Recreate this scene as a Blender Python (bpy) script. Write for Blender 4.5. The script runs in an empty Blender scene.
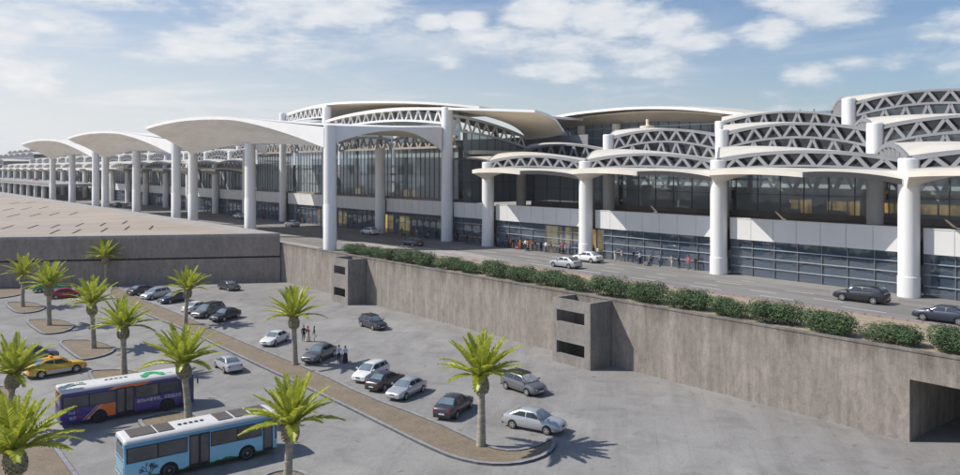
import bpy, bmesh, math, random
from mathutils import Vector, Matrix, noise as mnoise
R = math.radians
scene = bpy.context.scene
COL = scene.collection
PI = math.pi
rng = random.Random(7)

# ---------------------------------------------------------------- frames
# "site grid": s runs along the terminal front away from the viewer, t runs from the car park towards the terminal
TH = math.atan(640/780.0)
SN, CS = math.sin(TH), math.cos(TH)
H = 19.0
GRID_ROT = math.atan2(-CS, SN)
def W(s, t, z=0.0):
    return Vector((-SN*s + CS*t, CS*s + SN*t, z))
def ground(u, v, z=0.0):            # survey of the photograph: pixel of a point known to stand at height z
    Y = (H-z)*780.0/(v-168.0)
    return Vector(((u-480.0)/780.0*Y, Y, z))
def lerp(a, b, p): return a+(b-a)*p

# ---------------------------------------------------------------- materials
def new_mat(name):
    m = bpy.data.materials.new(name); m.use_nodes = True
    nt = m.node_tree; nt.nodes.clear()
    out = nt.nodes.new('ShaderNodeOutputMaterial')
    return m, nt, out
def nd(nt, kind, ins=None, **attrs):
    n = nt.nodes.new(kind)
    for k, v in attrs.items(): setattr(n, k, v)
    if ins:
        for k, v in ins.items():
            if hasattr(v, 'is_output') or isinstance(v, bpy.types.NodeSocket): nt.links.new(v, n.inputs[k])
            else: n.inputs[k].default_value = v
    return n
def c4(c): return (c[0], c[1], c[2], 1.0)
def ramp(nt, fac, stops):
    n = nt.nodes.new('ShaderNodeValToRGB'); nt.links.new(fac, n.inputs[0])
    el = n.color_ramp.elements
    while len(el) < len(stops): el.new(0.5)
    for e, (p, c) in zip(el, stops): e.position = p; e.color = c4(c)
    return n.outputs[0]
def mixc(nt, fac, a, b, mode='MIX'):
    n = nt.nodes.new('ShaderNodeMix'); n.data_type = 'RGBA'; n.blend_type = mode
    for sock, v in ((n.inputs[0], fac), (n.inputs[6], a), (n.inputs[7], b)):
        if isinstance(v, bpy.types.NodeSocket): nt.links.new(v, sock)
        else: sock.default_value = v if not isinstance(v, tuple) or len(v) == 4 else c4(v)
    return n.outputs[2]
def tnoise(nt, scale, detail=4, vec=(1,1,1), coord='Object', rough=.55, dist=0.0):
    tc = nt.nodes.new('ShaderNodeTexCoord')
    mp = nd(nt, 'ShaderNodeMapping', {'Vector': tc.outputs[coord], 'Scale': vec})
    n = nd(nt, 'ShaderNodeTexNoise', {'Vector': mp.outputs[0], 'Scale': scale, 'Detail': detail, 'Roughness': rough, 'Distortion': dist})
    return n.outputs['Fac']
def pbsdf(nt, out, base, rough=.6, metal=0.0, **kw):
    b = nt.nodes.new('ShaderNodeBsdfPrincipled')
    if isinstance(base, bpy.types.NodeSocket): nt.links.new(base, b.inputs['Base Color'])
    else: b.inputs['Base Color'].default_value = c4(base)
    if isinstance(rough, bpy.types.NodeSocket): nt.links.new(rough, b.inputs['Roughness'])
    else: b.inputs['Roughness'].default_value = rough
    b.inputs['Metallic'].default_value = metal
    for k, v in kw.items():
        if isinstance(v, bpy.types.NodeSocket): nt.links.new(v, b.inputs[k])
        else: b.inputs[k].default_value = v
    nt.links.new(b.outputs[0], out.inputs[0])
    return b
def bump(nt, b, h, strength=.3, dist=.05):
    n = nd(nt, 'ShaderNodeBump', {'Height': h, 'Strength': strength, 'Distance': dist})
    nt.links.new(n.outputs[0], b.inputs['Normal'])

def simple(name, col, rough=.5, metal=0.0, var=.12, scale=1.2, vec=(1,1,1), **kw):
    m, nt, out = new_mat(name)
    f = tnoise(nt, scale, 5, vec)
    base = ramp(nt, f, [(.3, [c*(1-var) for c in col]), (.7, [min(1, c*(1+var)) for c in col])])
    b = pbsdf(nt, out, base, rough, metal, **kw)
    return m

def concrete(name, col, streak=.5, scale=.5, rough=.85, drip=False):
    m, nt, out = new_mat(name)
    big = tnoise(nt, .5, 8, (1,1,.45), rough=.75)
    st = tnoise(nt, 1.1, 7, (1,1,.10), rough=.75)
    fine = tnoise(nt, 9, 6, (1,1,.7), rough=.7)
    a = ramp(nt, big, [(.3, [c*.78 for c in col]), (.7, [c*1.16 for c in col])])
    s = ramp(nt, st, [(.28, (1-streak*.75,)*3), (.6, (1.0,)*3)])
    x = mixc(nt, 1.0, a, s, 'MULTIPLY')
    mott = tnoise(nt, 2.2, 7, (1,1,.55), rough=.75, dist=.4); x = mixc(nt, 1.0, x, ramp(nt, mott, [(.34, (.78,.77,.76)), (.5, (1,1,1)), (.68, (1.16,1.16,1.15))]), 'MULTIPLY')
    if drip:        # rain stains running down from the coping
        tc = nt.nodes.new('ShaderNodeTexCoord'); sz = nd(nt, 'ShaderNodeSeparateXYZ', {0: tc.outputs['Object']}); dn = tnoise(nt, .8, 6, (1,1,.06), rough=.7)
        hh = nd(nt, 'ShaderNodeMath', {0: dn, 1: -6.5, 2: 8.6}, operation='MULTIPLY_ADD'); dd = nd(nt, 'ShaderNodeMath', {0: sz.outputs[2], 1: hh.outputs[0]}, operation='SUBTRACT'); dr = nd(nt, 'ShaderNodeMapRange', {'Value': dd.outputs[0], 'From Min': -.3, 'From Max': 1.6}); x = mixc(nt, 1.0, x, ramp(nt, dr.outputs[0], [(0, (1,1,1)), (1, (.56,.55,.54))]), 'MULTIPLY')
    f = ramp(nt, fine, [(.3, (.8,.8,.8)), (.7, (1.12,1.11,1.1))])
    x = mixc(nt, 1.0, x, f, 'MULTIPLY')
    b = pbsdf(nt, out, x, rough); bump(nt, b, fine, .25, .03)
    return m

def make_mats():
    M = {}
    # car-park concrete, with patches, hairline stains and tyre tracks
    m, nt, out = new_mat('lot_concrete')
    tc = nt.nodes.new('ShaderNodeTexCoord')
    rot = nd(nt, 'ShaderNodeMapping', {'Vector': tc.outputs['Object'], 'Rotation': (0, 0, R(50))})
    def nz(sc, vec, det=5, ro=.6, di=0.0, off=(0,0,0)):
        mp = nd(nt, 'ShaderNodeMapping', {'Vector': rot.outputs[0], 'Scale': vec, 'Location': off})
        return nd(nt, 'ShaderNodeTexNoise', {'Vector': mp.outputs[0], 'Scale': sc, 'Detail': det, 'Roughness': ro, 'Distortion': di}).outputs['Fac']
    big = nz(.045, (1,1,1), 7, .68); mid = nz(.35, (1,1,1), 7, .7, .6); fine = nz(5, (1,1,1), 5, .7)
    tr = nz(.5, (.06,1.0,1), 6, .6, .4); tr2 = nz(.22, (.11,1.2,1), 5, .6, 1.2, (7,3,0))
    a = ramp(nt, big, [(.32, (.222,.216,.208)), (.68, (.292,.285,.275))])
    a = mixc(nt, 1.0, a, ramp(nt, mid, [(.28, (.72,.72,.72)), (.5, (1,1,1)), (.75, (1.16,1.16,1.15))]), 'MULTIPLY')
    a = mixc(nt, 1.0, a, ramp(nt, tr, [(.30, (.87,.87,.87)), (.5, (1,1,1))]), 'MULTIPLY')
    a = mixc(nt, .32, a, ramp(nt, tr2, [(.34, (.62,.62,.62)), (.45, (1,1,1))]), 'MULTIPLY')
    a = mixc(nt, 1.0, a, ramp(nt, fine, [(.3, (.86,.86,.86)), (.7, (1.1,1.1,1.1))]), 'MULTIPLY')
    sp_ = nz(1.1, (1,1,1), 3, .5, .3, (11,5,0)); a = mixc(nt, 1.0, a, ramp(nt, sp_, [(.66, (1,1,1)), (.74, (.70,.69,.68))]), 'MULTIPLY')
    pt = nz(.11, (1,1,1), 2, .4, .2, (3,9,0)); a = mixc(nt, 1.0, a, ramp(nt, pt, [(.60, (1,1,1)), (.63, (1.10,1.10,1.10))]), 'MULTIPLY')
    # slab joints
    br = nd(nt, 'ShaderNodeTexBrick', {'Vector': rot.outputs[0], 'Scale': .12, 'Mortar Size': .0025, 'Color1': (1,1,1,1), 'Color2': (1,1,1,1), 'Mortar': (.86,.86,.86,1)}, offset=0.0)
    a = mixc(nt, 1.0, a, br.outputs[0], 'MULTIPLY')
    b = pbsdf(nt, out, a, .82); bump(nt, b, fine, .2, .02)
    M['lot'] = m
    m, nt, out = new_mat('road_asphalt')
    big = tnoise(nt, .05, 6, (1,1,1), rough=.65); st = tnoise(nt, .6, 6, (.05,1,1), rough=.65); fine = tnoise(nt, 6, 5)
    a = ramp(nt, big, [(.3, (.19,.185,.178)), (.7, (.285,.278,.268))])
    a = mixc(nt, 1.0, a, ramp(nt, st, [(.35, (.7,.7,.7)), (.6, (1.1,1.1,1.1))]), 'MULTIPLY')
    a = mixc(nt, 1.0, a, ramp(nt, fine, [(.3, (.85,.85,.85)), (.7, (1.1,1.1,1.1))]), 'MULTIPLY')
    pbsdf(nt, out, a, .8); M['road'] = m
    m, nt, out = new_mat('gravel_soil')
    big = tnoise(nt, .5, 6, rough=.7); fine = tnoise(nt, 7, 6, rough=.8)
    a = ramp(nt, big, [(.3, (.18,.145,.105)), (.7, (.27,.22,.16))])
    a = mixc(nt, 1.0, a, ramp(nt, fine, [(.3, (.55,.53,.5)), (.55, (1,1,1)), (.75, (1.4,1.38,1.3))]), 'MULTIPLY')
    b = pbsdf(nt, out, a, .95); bump(nt, b, fine, .6, .05); M['soil'] = m
    M['sand'] = simple('sand_strip', (.33,.275,.20), .95, var=.2, scale=1.5)
    M['desert'] = simple('dry_ground', (.30,.28,.25), .95, var=.2, scale=.02)
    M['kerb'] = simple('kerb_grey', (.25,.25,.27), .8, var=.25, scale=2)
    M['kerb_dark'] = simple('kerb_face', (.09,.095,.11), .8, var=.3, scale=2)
    m, nt, out = new_mat('kerb_pink')
    tc = nt.nodes.new('ShaderNodeTexCoord')
    br = nd(nt, 'ShaderNodeTexBrick', {'Vector': tc.outputs['Object'], 'Scale': .42, 'Mortar Size': .02, 'Color1': (.36,.28,.28,1), 'Color2': (.31,.25,.25,1), 'Mortar': (.16,.12,.12,1)}, offset=0.0)
    f = tnoise(nt, 3, 5)
    pbsdf(nt, out, mixc(nt, 1.0, br.outputs[0], ramp(nt, f, [(.3, (.8,.8,.8)), (.7, (1.1,1.1,1.1))]), 'MULTIPLY'), .8); M['pink'] = m
    M['paving'] = simple('pale_paving', (.36,.33,.31), .8, var=.15, scale=.8)
    M['paint'] = simple('road_paint', (.62,.61,.58), .7, var=.3, scale=3)
    M['wall'] = concrete('retaining_concrete', (.315,.282,.25), .55, drip=True)
    M['tower'] = concrete('tower_concrete', (.275,.256,.236), .45)
    M['bunker'] = concrete('bunker_concrete', (.33,.28,.245), .2)
    M['bunkerlip'] = concrete('bunker_lip', (.36,.345,.34), .12)
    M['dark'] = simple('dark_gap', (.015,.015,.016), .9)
    m, nt, out = new_mat('roof_screed')
    big = tnoise(nt, .035, 6, rough=.6); st = tnoise(nt, .3, 5, (1,.12,1)); fine = tnoise(nt, 3, 5)
    a = ramp(nt, big, [(.3, (.335,.292,.25)), (.7, (.415,.365,.31))])
    a = mixc(nt, 1.0, a, ramp(nt, st, [(.3, (.86,.85,.84)), (.6, (1.04,1.03,1.02))]), 'MULTIPLY')
    a = mixc(nt, 1.0, a, ramp(nt, fine, [(.3, (.93,.93,.93)), (.7, (1.05,1.05,1.05))]), 'MULTIPLY')
    pbsdf(nt, out, a, .9); M['roofscreed'] = m
    M['roofgrey'] = simple('roof_edge_grey', (.34,.325,.315), .9, var=.12, scale=.3)
    # terminal
    M['white'] = simple('white_column_paint', (.82,.82,.81), .38, var=.05, scale=.6, vec=(1,1,.2))
    M['cream'] = simple('cream_roof_sheet', (.62,.585,.51), .55, var=.08, scale=.35)
    M['fascia'] = simple('white_fascia', (.86,.85,.83), .45, var=.05, scale=.4)
    M['fasciashade'] = simple('shaded_canopy_edge', (.085,.08,.078), .5, var=.08, scale=.4)  # shade of the edge turned from the sun, put into its colour
    m, nt, out = new_mat('soffit_boards')
    tc = nt.nodes.new('ShaderNodeTexCoord')
    mp = nd(nt, 'ShaderNodeMapping', {'Vector': tc.outputs['Object'], 'Rotation': (0, 0, R(-28))})
    wv = nd(nt, 'ShaderNodeTexWave', {'Vector': mp.outputs[0], 'Scale': .33, 'Distortion': .6, 'Detail': 2.0, 'Detail Scale': .6}, bands_direction='Y')
    st = tnoise(nt, .55, 6, (.25,1,.6), rough=.65)
    a = ramp(nt, wv.outputs['Fac'], [(.0, (.62,.59,.54)), (.09, (.87,.85,.80)), (1, (.90,.88,.83))])
    a = mixc(nt, 1.0, a, ramp(nt, st, [(.3, (.84,.82,.79)), (.6, (1.0,1.0,1.0))]), 'MULTIPLY')
    pbsdf(nt, out, a, .6); M['soffit'] = m
    M['soffit_plain'] = simple('tan_soffit', (.74,.64,.50), .6, var=.1, scale=.3)
    M['soffit_pale'] = simple('pale_soffit', (.78,.72,.63), .55, var=.08, scale=.3)
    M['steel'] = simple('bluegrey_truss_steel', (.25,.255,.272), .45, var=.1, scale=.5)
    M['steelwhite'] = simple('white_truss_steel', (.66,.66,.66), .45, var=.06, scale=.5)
    M['steelshade'] = simple('shaded_truss_steel', (.42,.38,.34), .5, var=.1, scale=.5)  # tone carries the shade the hall truss stands in
    M['band'] = simple('white_cladding_panel', (.68,.68,.665), .35, var=.05, scale=.25)
    M['joint'] = simple('cladding_joint', (.30,.30,.30), .7)
    M['mullion'] = simple('dark_mullion', (.17,.18,.195), .45, .3)
    M['mullion_pale'] = simple('pale_rail', (.40,.43,.47), .4, .3)
    M['sill'] = simple('brown_sill', (.24,.20,.18), .7, var=.15, scale=.6)
    M['deck'] = simple('terrace_deck', (.27,.26,.255), .85, var=.15, scale=.5)
    def glass(name, tint, refl, rough=.03, body=None, bodyfac=.0):
        m, nt, out = new_mat(name)
        f = tnoise(nt, .25, 3, (1,1,1))
        tr = nd(nt, 'ShaderNodeBsdfTransparent', {'Color': c4(tint)})
        gl = nd(nt, 'ShaderNodeBsdfGlossy', {'Color': (.85,.9,.96,1), 'Roughness': rough})
        # panes are never perfectly flat
        bp = nd(nt, 'ShaderNodeBump', {'Height': f, 'Strength': .09, 'Distance': .5}); nt.links.new(bp.outputs[0], gl.inputs['Normal'])
        lw = nd(nt, 'ShaderNodeLayerWeight', {'Blend': .5}); fr = nd(nt, 'ShaderNodeMath', {0: lw.outputs['Facing'], 1: 4.0}, operation='POWER')
        ad = nd(nt, 'ShaderNodeMath', {0: fr.outputs[0], 1: refl}, operation='ADD', use_clamp=True)
        mx = nd(nt, 'ShaderNodeMixShader', {0: ad.outputs[0], 1: tr.outputs[0], 2: gl.outputs[0]})
        last = mx
        if body:
            df = nd(nt, 'ShaderNodeBsdfDiffuse', {'Color': c4(body)})
            last = nd(nt, 'ShaderNodeMixShader', {0: bodyfac, 1: mx.outputs[0], 2: df.outputs[0]})
        nt.links.new(last.outputs[0], out.inputs[0])
        return m
    M['glass'] = glass('terminal_glass', (.66,.74,.78), .10, body=(.50,.58,.63), bodyfac=.52)
    M['glass_hall'] = glass('hall_glass', (.50,.58,.63), .06, body=(.46,.53,.57), bodyfac=.48)
    M['glass_low'] = glass('ground_floor_glass', (.50,.60,.66), .20, body=(.17,.24,.34), bodyfac=.26)
    M['glass_dark'] = glass('clerestory_glass', (.25,.26,.28), .12, body=(.06,.06,.07), bodyfac=.5)
    M['interior'] = simple('interior_wall', (.24,.25,.26), .8, var=.2, scale=.2)
    M['interior_floor'] = simple('interior_floor', (.24,.25,.26), .35, var=.15, scale=.3)
    M['wood'] = simple('counter_wood', (.42,.26,.10), .5, var=.3, scale=.8)
    M['counter'] = simple('counter_pale', (.55,.50,.40), .5, var=.2, scale=.8)
    m, nt, out = new_mat('lit_counter_panel')
    f = tnoise(nt, .6, 4, (1,1,.4)); cc = ramp(nt, f, [(.35, (.30,.16,.04)), (.6, (.95,.62,.22))])
    pbsdf(nt, out, cc, .6, **{'Emission Color': cc, 'Emission Strength': .55}); M['litpanel'] = m
    M['softtop'] = simple('black_roof_panel', (.012,.012,.013), .85)
    M['seatblue'] = simple('interior_blue', (.16,.22,.30), .6, var=.3, scale=.5)
    # plants
    def leaf(name, dark, light, trans, rough=.45):
        m, nt, out = new_mat(name)
        oi = nt.nodes.new('ShaderNodeObjectInfo'); gi = nt.nodes.new('ShaderNodeNewGeometry')
        f = tnoise(nt, 1.6, 4)
        mixf = nd(nt, 'ShaderNodeMath', {0: gi.outputs['Random Per Island'], 1: f}, operation='ADD')
        hf = nd(nt, 'ShaderNodeMath', {0: mixf.outputs[0], 1: .5}, operation='MULTIPLY')
        a = ramp(nt, hf.outputs[0], [(.2, dark), (.75, light)])
        b = nd(nt, 'ShaderNodeBsdfPrincipled', {'Base Color': a, 'Roughness': rough})
        t = nd(nt, 'ShaderNodeBsdfTranslucent', {'Color': a})
        mx = nd(nt, 'ShaderNodeMixShader', {0: trans, 1: b.outputs[0], 2: t.outputs[0]})
        nt.links.new(mx.outputs[0], out.inputs[0])
        return m
    M['frond'] = leaf('palm_frond', (.31,.36,.03), (.62,.65,.10), .38, .36)
    M['bushleaf'] = leaf('shrub_leaf', (.034,.07,.027), (.10,.165,.062), .2, .75)
    M['bark'] = simple('palm_trunk', (.34,.30,.245), .95, var=.35, scale=2.5, vec=(1,1,3))
    M['boot'] = simple('palm_boots', (.33,.295,.20), .95, var=.45, scale=5)
    M['dates'] = simple('palm_orange_ring', (.50,.22,.03), .8, var=.4, scale=6)
    M['twig'] = simple('twig', (.12,.09,.06), .9)
    # vehicles
    def paint(name, col, metal=.35, rough=.28):
        m, nt, out = new_mat(name)
        f = tnoise(nt, 2.5, 3)
        a = ramp(nt, f, [(.3, [c*.93 for c in col]), (.7, [min(1, c*1.05) for c in col])])
        pbsdf(nt, out, a, rough, metal, **{'Coat Weight': .6, 'Coat Roughness': .06}); return m
    M['car_white'] = paint('car_white', (.72,.72,.70), .0)
    M['car_silver'] = paint('car_silver', (.52,.53,.55), .45)
    M['car_grey'] = paint('car_grey', (.17,.17,.18), .4)
    M['car_dark'] = paint('car_charcoal', (.06,.06,.068), .35)
    M['car_black'] = paint('car_black', (.028,.03,.036), .3)
    M['car_navy'] = paint('car_navy', (.045,.055,.085), .35)
    M['car_red'] = paint('car_red', (.42,.03,.045), .2)
    M['car_green'] = paint('car_green', (.05,.30,.10), .1)
    M['car_yellow'] = paint('taxi_yellow', (.72,.40,.02), .0)
    M['carglass'] = simple('car_glass', (.035,.045,.055), .06, var=.2, scale=1, **{'Specular IOR Level': .9})
    M['carglass_pale'] = simple('car_glass_pale', (.14,.19,.23), .06, var=.25, scale=1, **{'Specular IOR Level': .9})
    M['carglass_light'] = simple('car_glass_light', (.34,.36,.35), .08, var=.45, scale=2.5)
    M['tyre'] = simple('tyre_rubber', (.022,.022,.023), .9)
    M['rim'] = simple('alloy_rim', (.55,.55,.56), .3, .7)
    M['plastic'] = simple('black_plastic', (.02,.02,.022), .6)
    M['lamp'] = simple('headlamp_lens', (.66,.68,.70), .12, .2)
    M['taillamp'] = simple('tail_lamp_lens', (.40,.015,.02), .2)
    M['plate'] = simple('number_plate', (.62,.62,.60), .5)
    M['buswhite'] = simple('bus_roof_white', (.64,.64,.63), .4, var=.06, scale=.8)
    M['buspurple'] = paint('bus_purple', (.055,.032,.235), .0, .45)
    M['busorange'] = paint('bus_orange', (.85,.18,.025), .0, .45)
    m, nt, out = new_mat('bus_blue')          # printed wrap: sky-blue with a ragged grass edge low down
    tc = nt.nodes.new('ShaderNodeTexCoord'); sp = nd(nt, 'ShaderNodeSeparateXYZ', {0: tc.outputs['Object']})
    f = tnoise(nt, .5, 4)
    blue = ramp(nt, nd(nt, 'ShaderNodeMapRange', {'Value': sp.outputs[2], 'From Min': .3, 'From Max': 2.9}).outputs[0], [(0, (.30,.62,.78)), (.5, (.22,.54,.76)), (.85, (.10,.33,.55)), (1, (.09,.30,.50))])
    f2 = tnoise(nt, .9, 5, (1,0,0))
    hh = nd(nt, 'ShaderNodeMath', {0: f2, 1: .75, 2: .12}, operation='MULTIPLY_ADD')
    gr = nd(nt, 'ShaderNodeMath', {0: sp.outputs[2], 1: hh.outputs[0]}, operation='LESS_THAN')
    b = pbsdf(nt, out, mixc(nt, gr.outputs[0], blue, (.05,.14,.025)), .35, 0.0, **{'Coat Weight': .5}); M['busblue'] = m
    M['buslight'] = paint('bus_pale_blue', (.36,.60,.74), .0, .4)
    M['busglass'] = simple('bus_glass', (.075,.08,.092), .08, var=.3, scale=.8, **{'Specular IOR Level': .8})
    M['busframe'] = simple('bus_black_frame', (.012,.012,.013), .5)
    M['vent'] = simple('roof_hatch', (.10,.085,.08), .6)
    M['signgreen'] = simple('print_green', (.02,.42,.13), .5)
    M['signpale'] = simple('print_faded_green', (.18,.36,.26), .6)
    M['print_white'] = simple('print_white', (.75,.75,.75), .5)
    M['print_red'] = simple('print_red', (.62,.06,.04), .5)
    M['treeprint'] = simple('print_tree', (.02,.055,.05), .5)
    M['leddigit'] = simple('display_digits', (.45,.62,.06), .5)
    # people
    for k, c in dict(skin=(.36,.21,.14), black=(.014,.014,.016), white=(.72,.72,.72), navy=(.03,.04,.09), orange=(.42,.16,.03), khaki=(.32,.26,.17),
                     pink=(.55,.10,.16), grey=(.16,.16,.17), blue=(.10,.22,.48), cream=(.60,.54,.44), paleblue=(.45,.55,.68), brown=(.14,.08,.045), red=(.5,.04,.03)).items():
        M['p_'+k] = simple('cloth_'+k if k != 'skin' else 'skin', c, .8, var=.15, scale=6)
    return M
M = make_mats()

# ---------------------------------------------------------------- mesh collector
class MB:
    def __init__(self): self.v = []; self.f = []; self.m = []
    def add(self, vs, fs, mi=0):
        o = len(self.v); self.v += [Vector(p) for p in vs]
        for f in fs: self.f.append([i+o for i in f]); self.m.append(mi)
        return self
    def quad(self, a, b, c, d, mi=0): return self.add([a,b,c,d], [(0,1,2,3)], mi)
    def box(self, a, b, mi=0):
        x0,y0,z0 = [min(p,q) for p,q in zip(a,b)]; x1,y1,z1 = [max(p,q) for p,q in zip(a,b)]
        v = [(x0,y0,z0),(x1,y0,z0),(x1,y1,z0),(x0,y1,z0),(x0,y0,z1),(x1,y0,z1),(x1,y1,z1),(x0,y1,z1)]
        return self.add(v, [(0,3,2,1),(4,5,6,7),(0,1,5,4),(1,2,6,5),(2,3,7,6),(3,0,4,7)], mi)
    def prism(self, poly, z0, z1, mi=0, top=None):
        n = len(poly)
        v = [(p[0],p[1],z0) for p in poly]+[(p[0],p[1],z1) for p in poly]
        self.add(v, [tuple(range(n-1,-1,-1))]+[(i,(i+1)%n,n+(i+1)%n,n+i) for i in range(n)], mi)
        return self.add([(p[0],p[1],z1) for p in poly], [tuple(range(n))], mi if top is None else top)
    def bar(self, p, q, w, d=None, mi=0, up=None):
        p = Vector(p); q = Vector(q); ax = (q-p)
        if ax.length < 1e-6: return self
        ax.normalize(); up = Vector(up) if up else (Vector((0,0,1)) if abs(ax.z) < .95 else Vector((1,0,0)))
        sd = ax.cross(up).normalized(); u2 = sd.cross(ax).normalized(); d = d or w
        v = [c+sd*i*w/2+u2*j*d/2 for c in (p,q) for i,j in ((-1,-1),(1,-1),(1,1),(-1,1))]
        return self.add(v, [(3,2,1,0),(4,5,6,7),(0,1,5,4),(1,2,6,5),(2,3,7,6),(3,0,4,7)], mi)
    def sweep(self, pts, w, d, mi=0):       # rectangular section along a polyline, side kept horizontal
        pts = [Vector(p) for p in pts]; n = len(pts); vs = []
        for i, p in enumerate(pts):
            ax = (pts[min(i+1,n-1)]-pts[max(i-1,0)]).normalized(); sd = ax.cross(Vector((0,0,1)))
            sd = sd.normalized() if sd.length > 1e-5 else Vector((1,0,0)); u2 = sd.cross(ax).normalized()
            vs += [p+sd*a*w/2+u2*b*d/2 for a,b in ((-1,-1),(1,-1),(1,1),(-1,1))]
        fs = [(3,2,1,0), tuple(4*(n-1)+k for k in range(4))]
        for i in range(n-1):
            for k in range(4): fs.append((4*i+k, 4*i+(k+1)%4, 4*i+4+(k+1)%4, 4*i+4+k))
        return self.add(vs, fs, mi)
    def lathe(self, c, prof, n=20, mi=0, axis='z', cap=True):
        c = Vector(c); vs = []
        for r, h in prof:
            for k in range(n):
                a = 2*PI*k/n
                o = (r*math.cos(a), r*math.sin(a), h) if axis == 'z' else (r*math.cos(a), h, r*math.sin(a))
                vs.append(c+Vector(o))
        fs = []
        for i in range(len(prof)-1):
            for k in range(n): fs.append((i*n+k, i*n+(k+1)%n, (i+1)*n+(k+1)%n, (i+1)*n+k))
        if cap:
            fs.append(tuple(range(n-1,-1,-1))); fs.append(tuple((len(prof)-1)*n+k for k in range(n)))
        return self.add(vs, fs, mi)
    def tube(self, pts, rs, n=8, mi=0, cap=True):
        pts = [Vector(p) for p in pts]; N = len(pts); vs = []
        if not hasattr(rs, '__len__'): rs = [rs]*N
        ref = None
        for i, p in enumerate(pts):
            ax = (pts[min(i+1,N-1)]-pts[max(i-1,0)]).normalized()
            if ref is None: ref = Vector((0,0,1)) if abs(ax.z) < .9 else Vector((1,0,0))
            e = (ref-ax*ref.dot(ax)).normalized(); f = ax.cross(e); ref = e
            vs += [p+(e*math.cos(2*PI*k/n)+f*math.sin(2*PI*k/n))*rs[i] for k in range(n)]
        fs = [(i*n+k, i*n+(k+1)%n, (i+1)*n+(k+1)%n, (i+1)*n+k) for i in range(N-1) for k in range(n)]
        if cap: fs += [tuple(range(n-1,-1,-1)), tuple((N-1)*n+k for k in range(n))]
        return self.add(vs, fs, mi)
    def grid(self, fn, nu, nv, mi=0):
        vs = [fn(i/nu, j/nv) for j in range(nv+1) for i in range(nu+1)]
        return self.add(vs, [(j*(nu+1)+i, j*(nu+1)+i+1, (j+1)*(nu+1)+i+1, (j+1)*(nu+1)+i) for j in range(nv) for i in range(nu)], mi)
    def shell(self, fn, nu, nv, th, mt=0, mb=1, mr=2):
        lo = lambda p, q: Vector(fn(p,q))-Vector((0,0,th))
        self.grid(fn, nu, nv, mt); self.grid(lo, nu, nv, mb)
        for e in (lambda p: (p,0), lambda p: (p,1)): self.grid(lambda p,q,e=e: Vector(fn(*e(p)))-Vector((0,0,th*q)), nu, 1, mr)
        for e in (lambda p: (0,p), lambda p: (1,p)): self.grid(lambda p,q,e=e: Vector(fn(*e(p)))-Vector((0,0,th*q)), nv, 1, mr)
        return self
    def mesh(self, name, mats, smooth=None, xf=None, weld=True, recalc=True):
        me = bpy.data.meshes.new(name)
        vs = [xf(p) for p in self.v] if xf else self.v
        me.from_pydata([tuple(p) for p in vs], [], self.f)
        for k in mats: me.materials.append(M[k] if isinstance(k, str) else k)
        me.polygons.foreach_set('material_index', self.m)
        if weld or recalc:
            bm = bmesh.new(); bm.from_mesh(me)
            if weld: bmesh.ops.remove_doubles(bm, verts=bm.verts, dist=.0005)
            if recalc: bmesh.ops.recalc_face_normals(bm, faces=bm.faces)
            bm.to_mesh(me); bm.free()
        if smooth is not None:
            me.polygons.foreach_set('use_smooth', [True]*len(me.polygons))
            me.set_sharp_from_angle(angle=R(smooth))
        me.update()
        return me

def link(name, data, parent=None):
    o = bpy.data.objects.new(name, data); COL.objects.link(o)
    if parent: o.parent = parent
    return o
def tag(o, label=None, cat=None, group=None, kind=None):
    if label: o['label'] = label
    if cat: o['category'] = cat
    if group: o['group'] = group
    if kind: o['kind'] = kind
    return o
def copy_tree(o, parent=None):
    c = o.copy(); COL.objects.link(c)
    if parent: c.parent = parent
    for ch in list(o.children): copy_tree(ch, c)
    return c
# things laid out on the site grid: root at grid point (s0,t0,z0), meshes given in grid coordinates
def groot(name, s0, t0, z0, label, cat, group=None):
    o = link(name, None); o.location = W(s0,t0,z0); o.rotation_euler = (0,0,GRID_ROT); o['origin'] = (s0,t0,z0)
    o.empty_display_size = .5
    return tag(o, label, cat, group)
def gxf(o0): return lambda p: Vector((-(p[0]-o0[0]), p[1]-o0[1], p[2]-o0[2]))
def gpart(mb, name, mats, root, smooth=None, o0=None, parent=None):
    o0 = o0 or tuple(root['origin'])
    return link(name, mb.mesh(name, mats, smooth, gxf(o0)), parent or root)
def gobj(mb, name, mats, o0, smooth=None):
    o = link(name, mb.mesh(name, mats, smooth, gxf(o0))); o.location = W(*o0); o.rotation_euler = (0,0,GRID_ROT)
    return o
def wobj(mb, name, mats, smooth=None, loc=(0,0,0)):
    loc = Vector(loc)
    o = link(name, mb.mesh(name, mats, smooth, lambda p: p-loc)); o.location = loc
    return o
# ================================================================ camera, light, sky
cam_d = bpy.data.cameras.new('camera'); cam = link('camera', cam_d)
cam.location = (0,0,H); cam.rotation_euler = (R(90),0,0)
cam_d.sensor_width = 36; cam_d.sensor_fit = 'HORIZONTAL'; cam_d.lens = 36*780/960.0
cam_d.shift_y = -(237.5-168)/960.0
cam_d.clip_start = .5; cam_d.clip_end = 12000
scene.camera = cam
SUN_EL = 45.8
sd = bpy.data.lights.new('sun', 'SUN'); sun = link('sun', sd)
sd.energy = 4.9; sd.angle = R(.5); sd.color = (1.0,.94,.85)
to_sun = Vector((-math.cos(R(SUN_EL)), .03, math.sin(R(SUN_EL)))).normalized()
sun.rotation_euler = to_sun.to_track_quat('Z', 'Y').to_euler()
sun.location = (-60,40,90)

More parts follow.
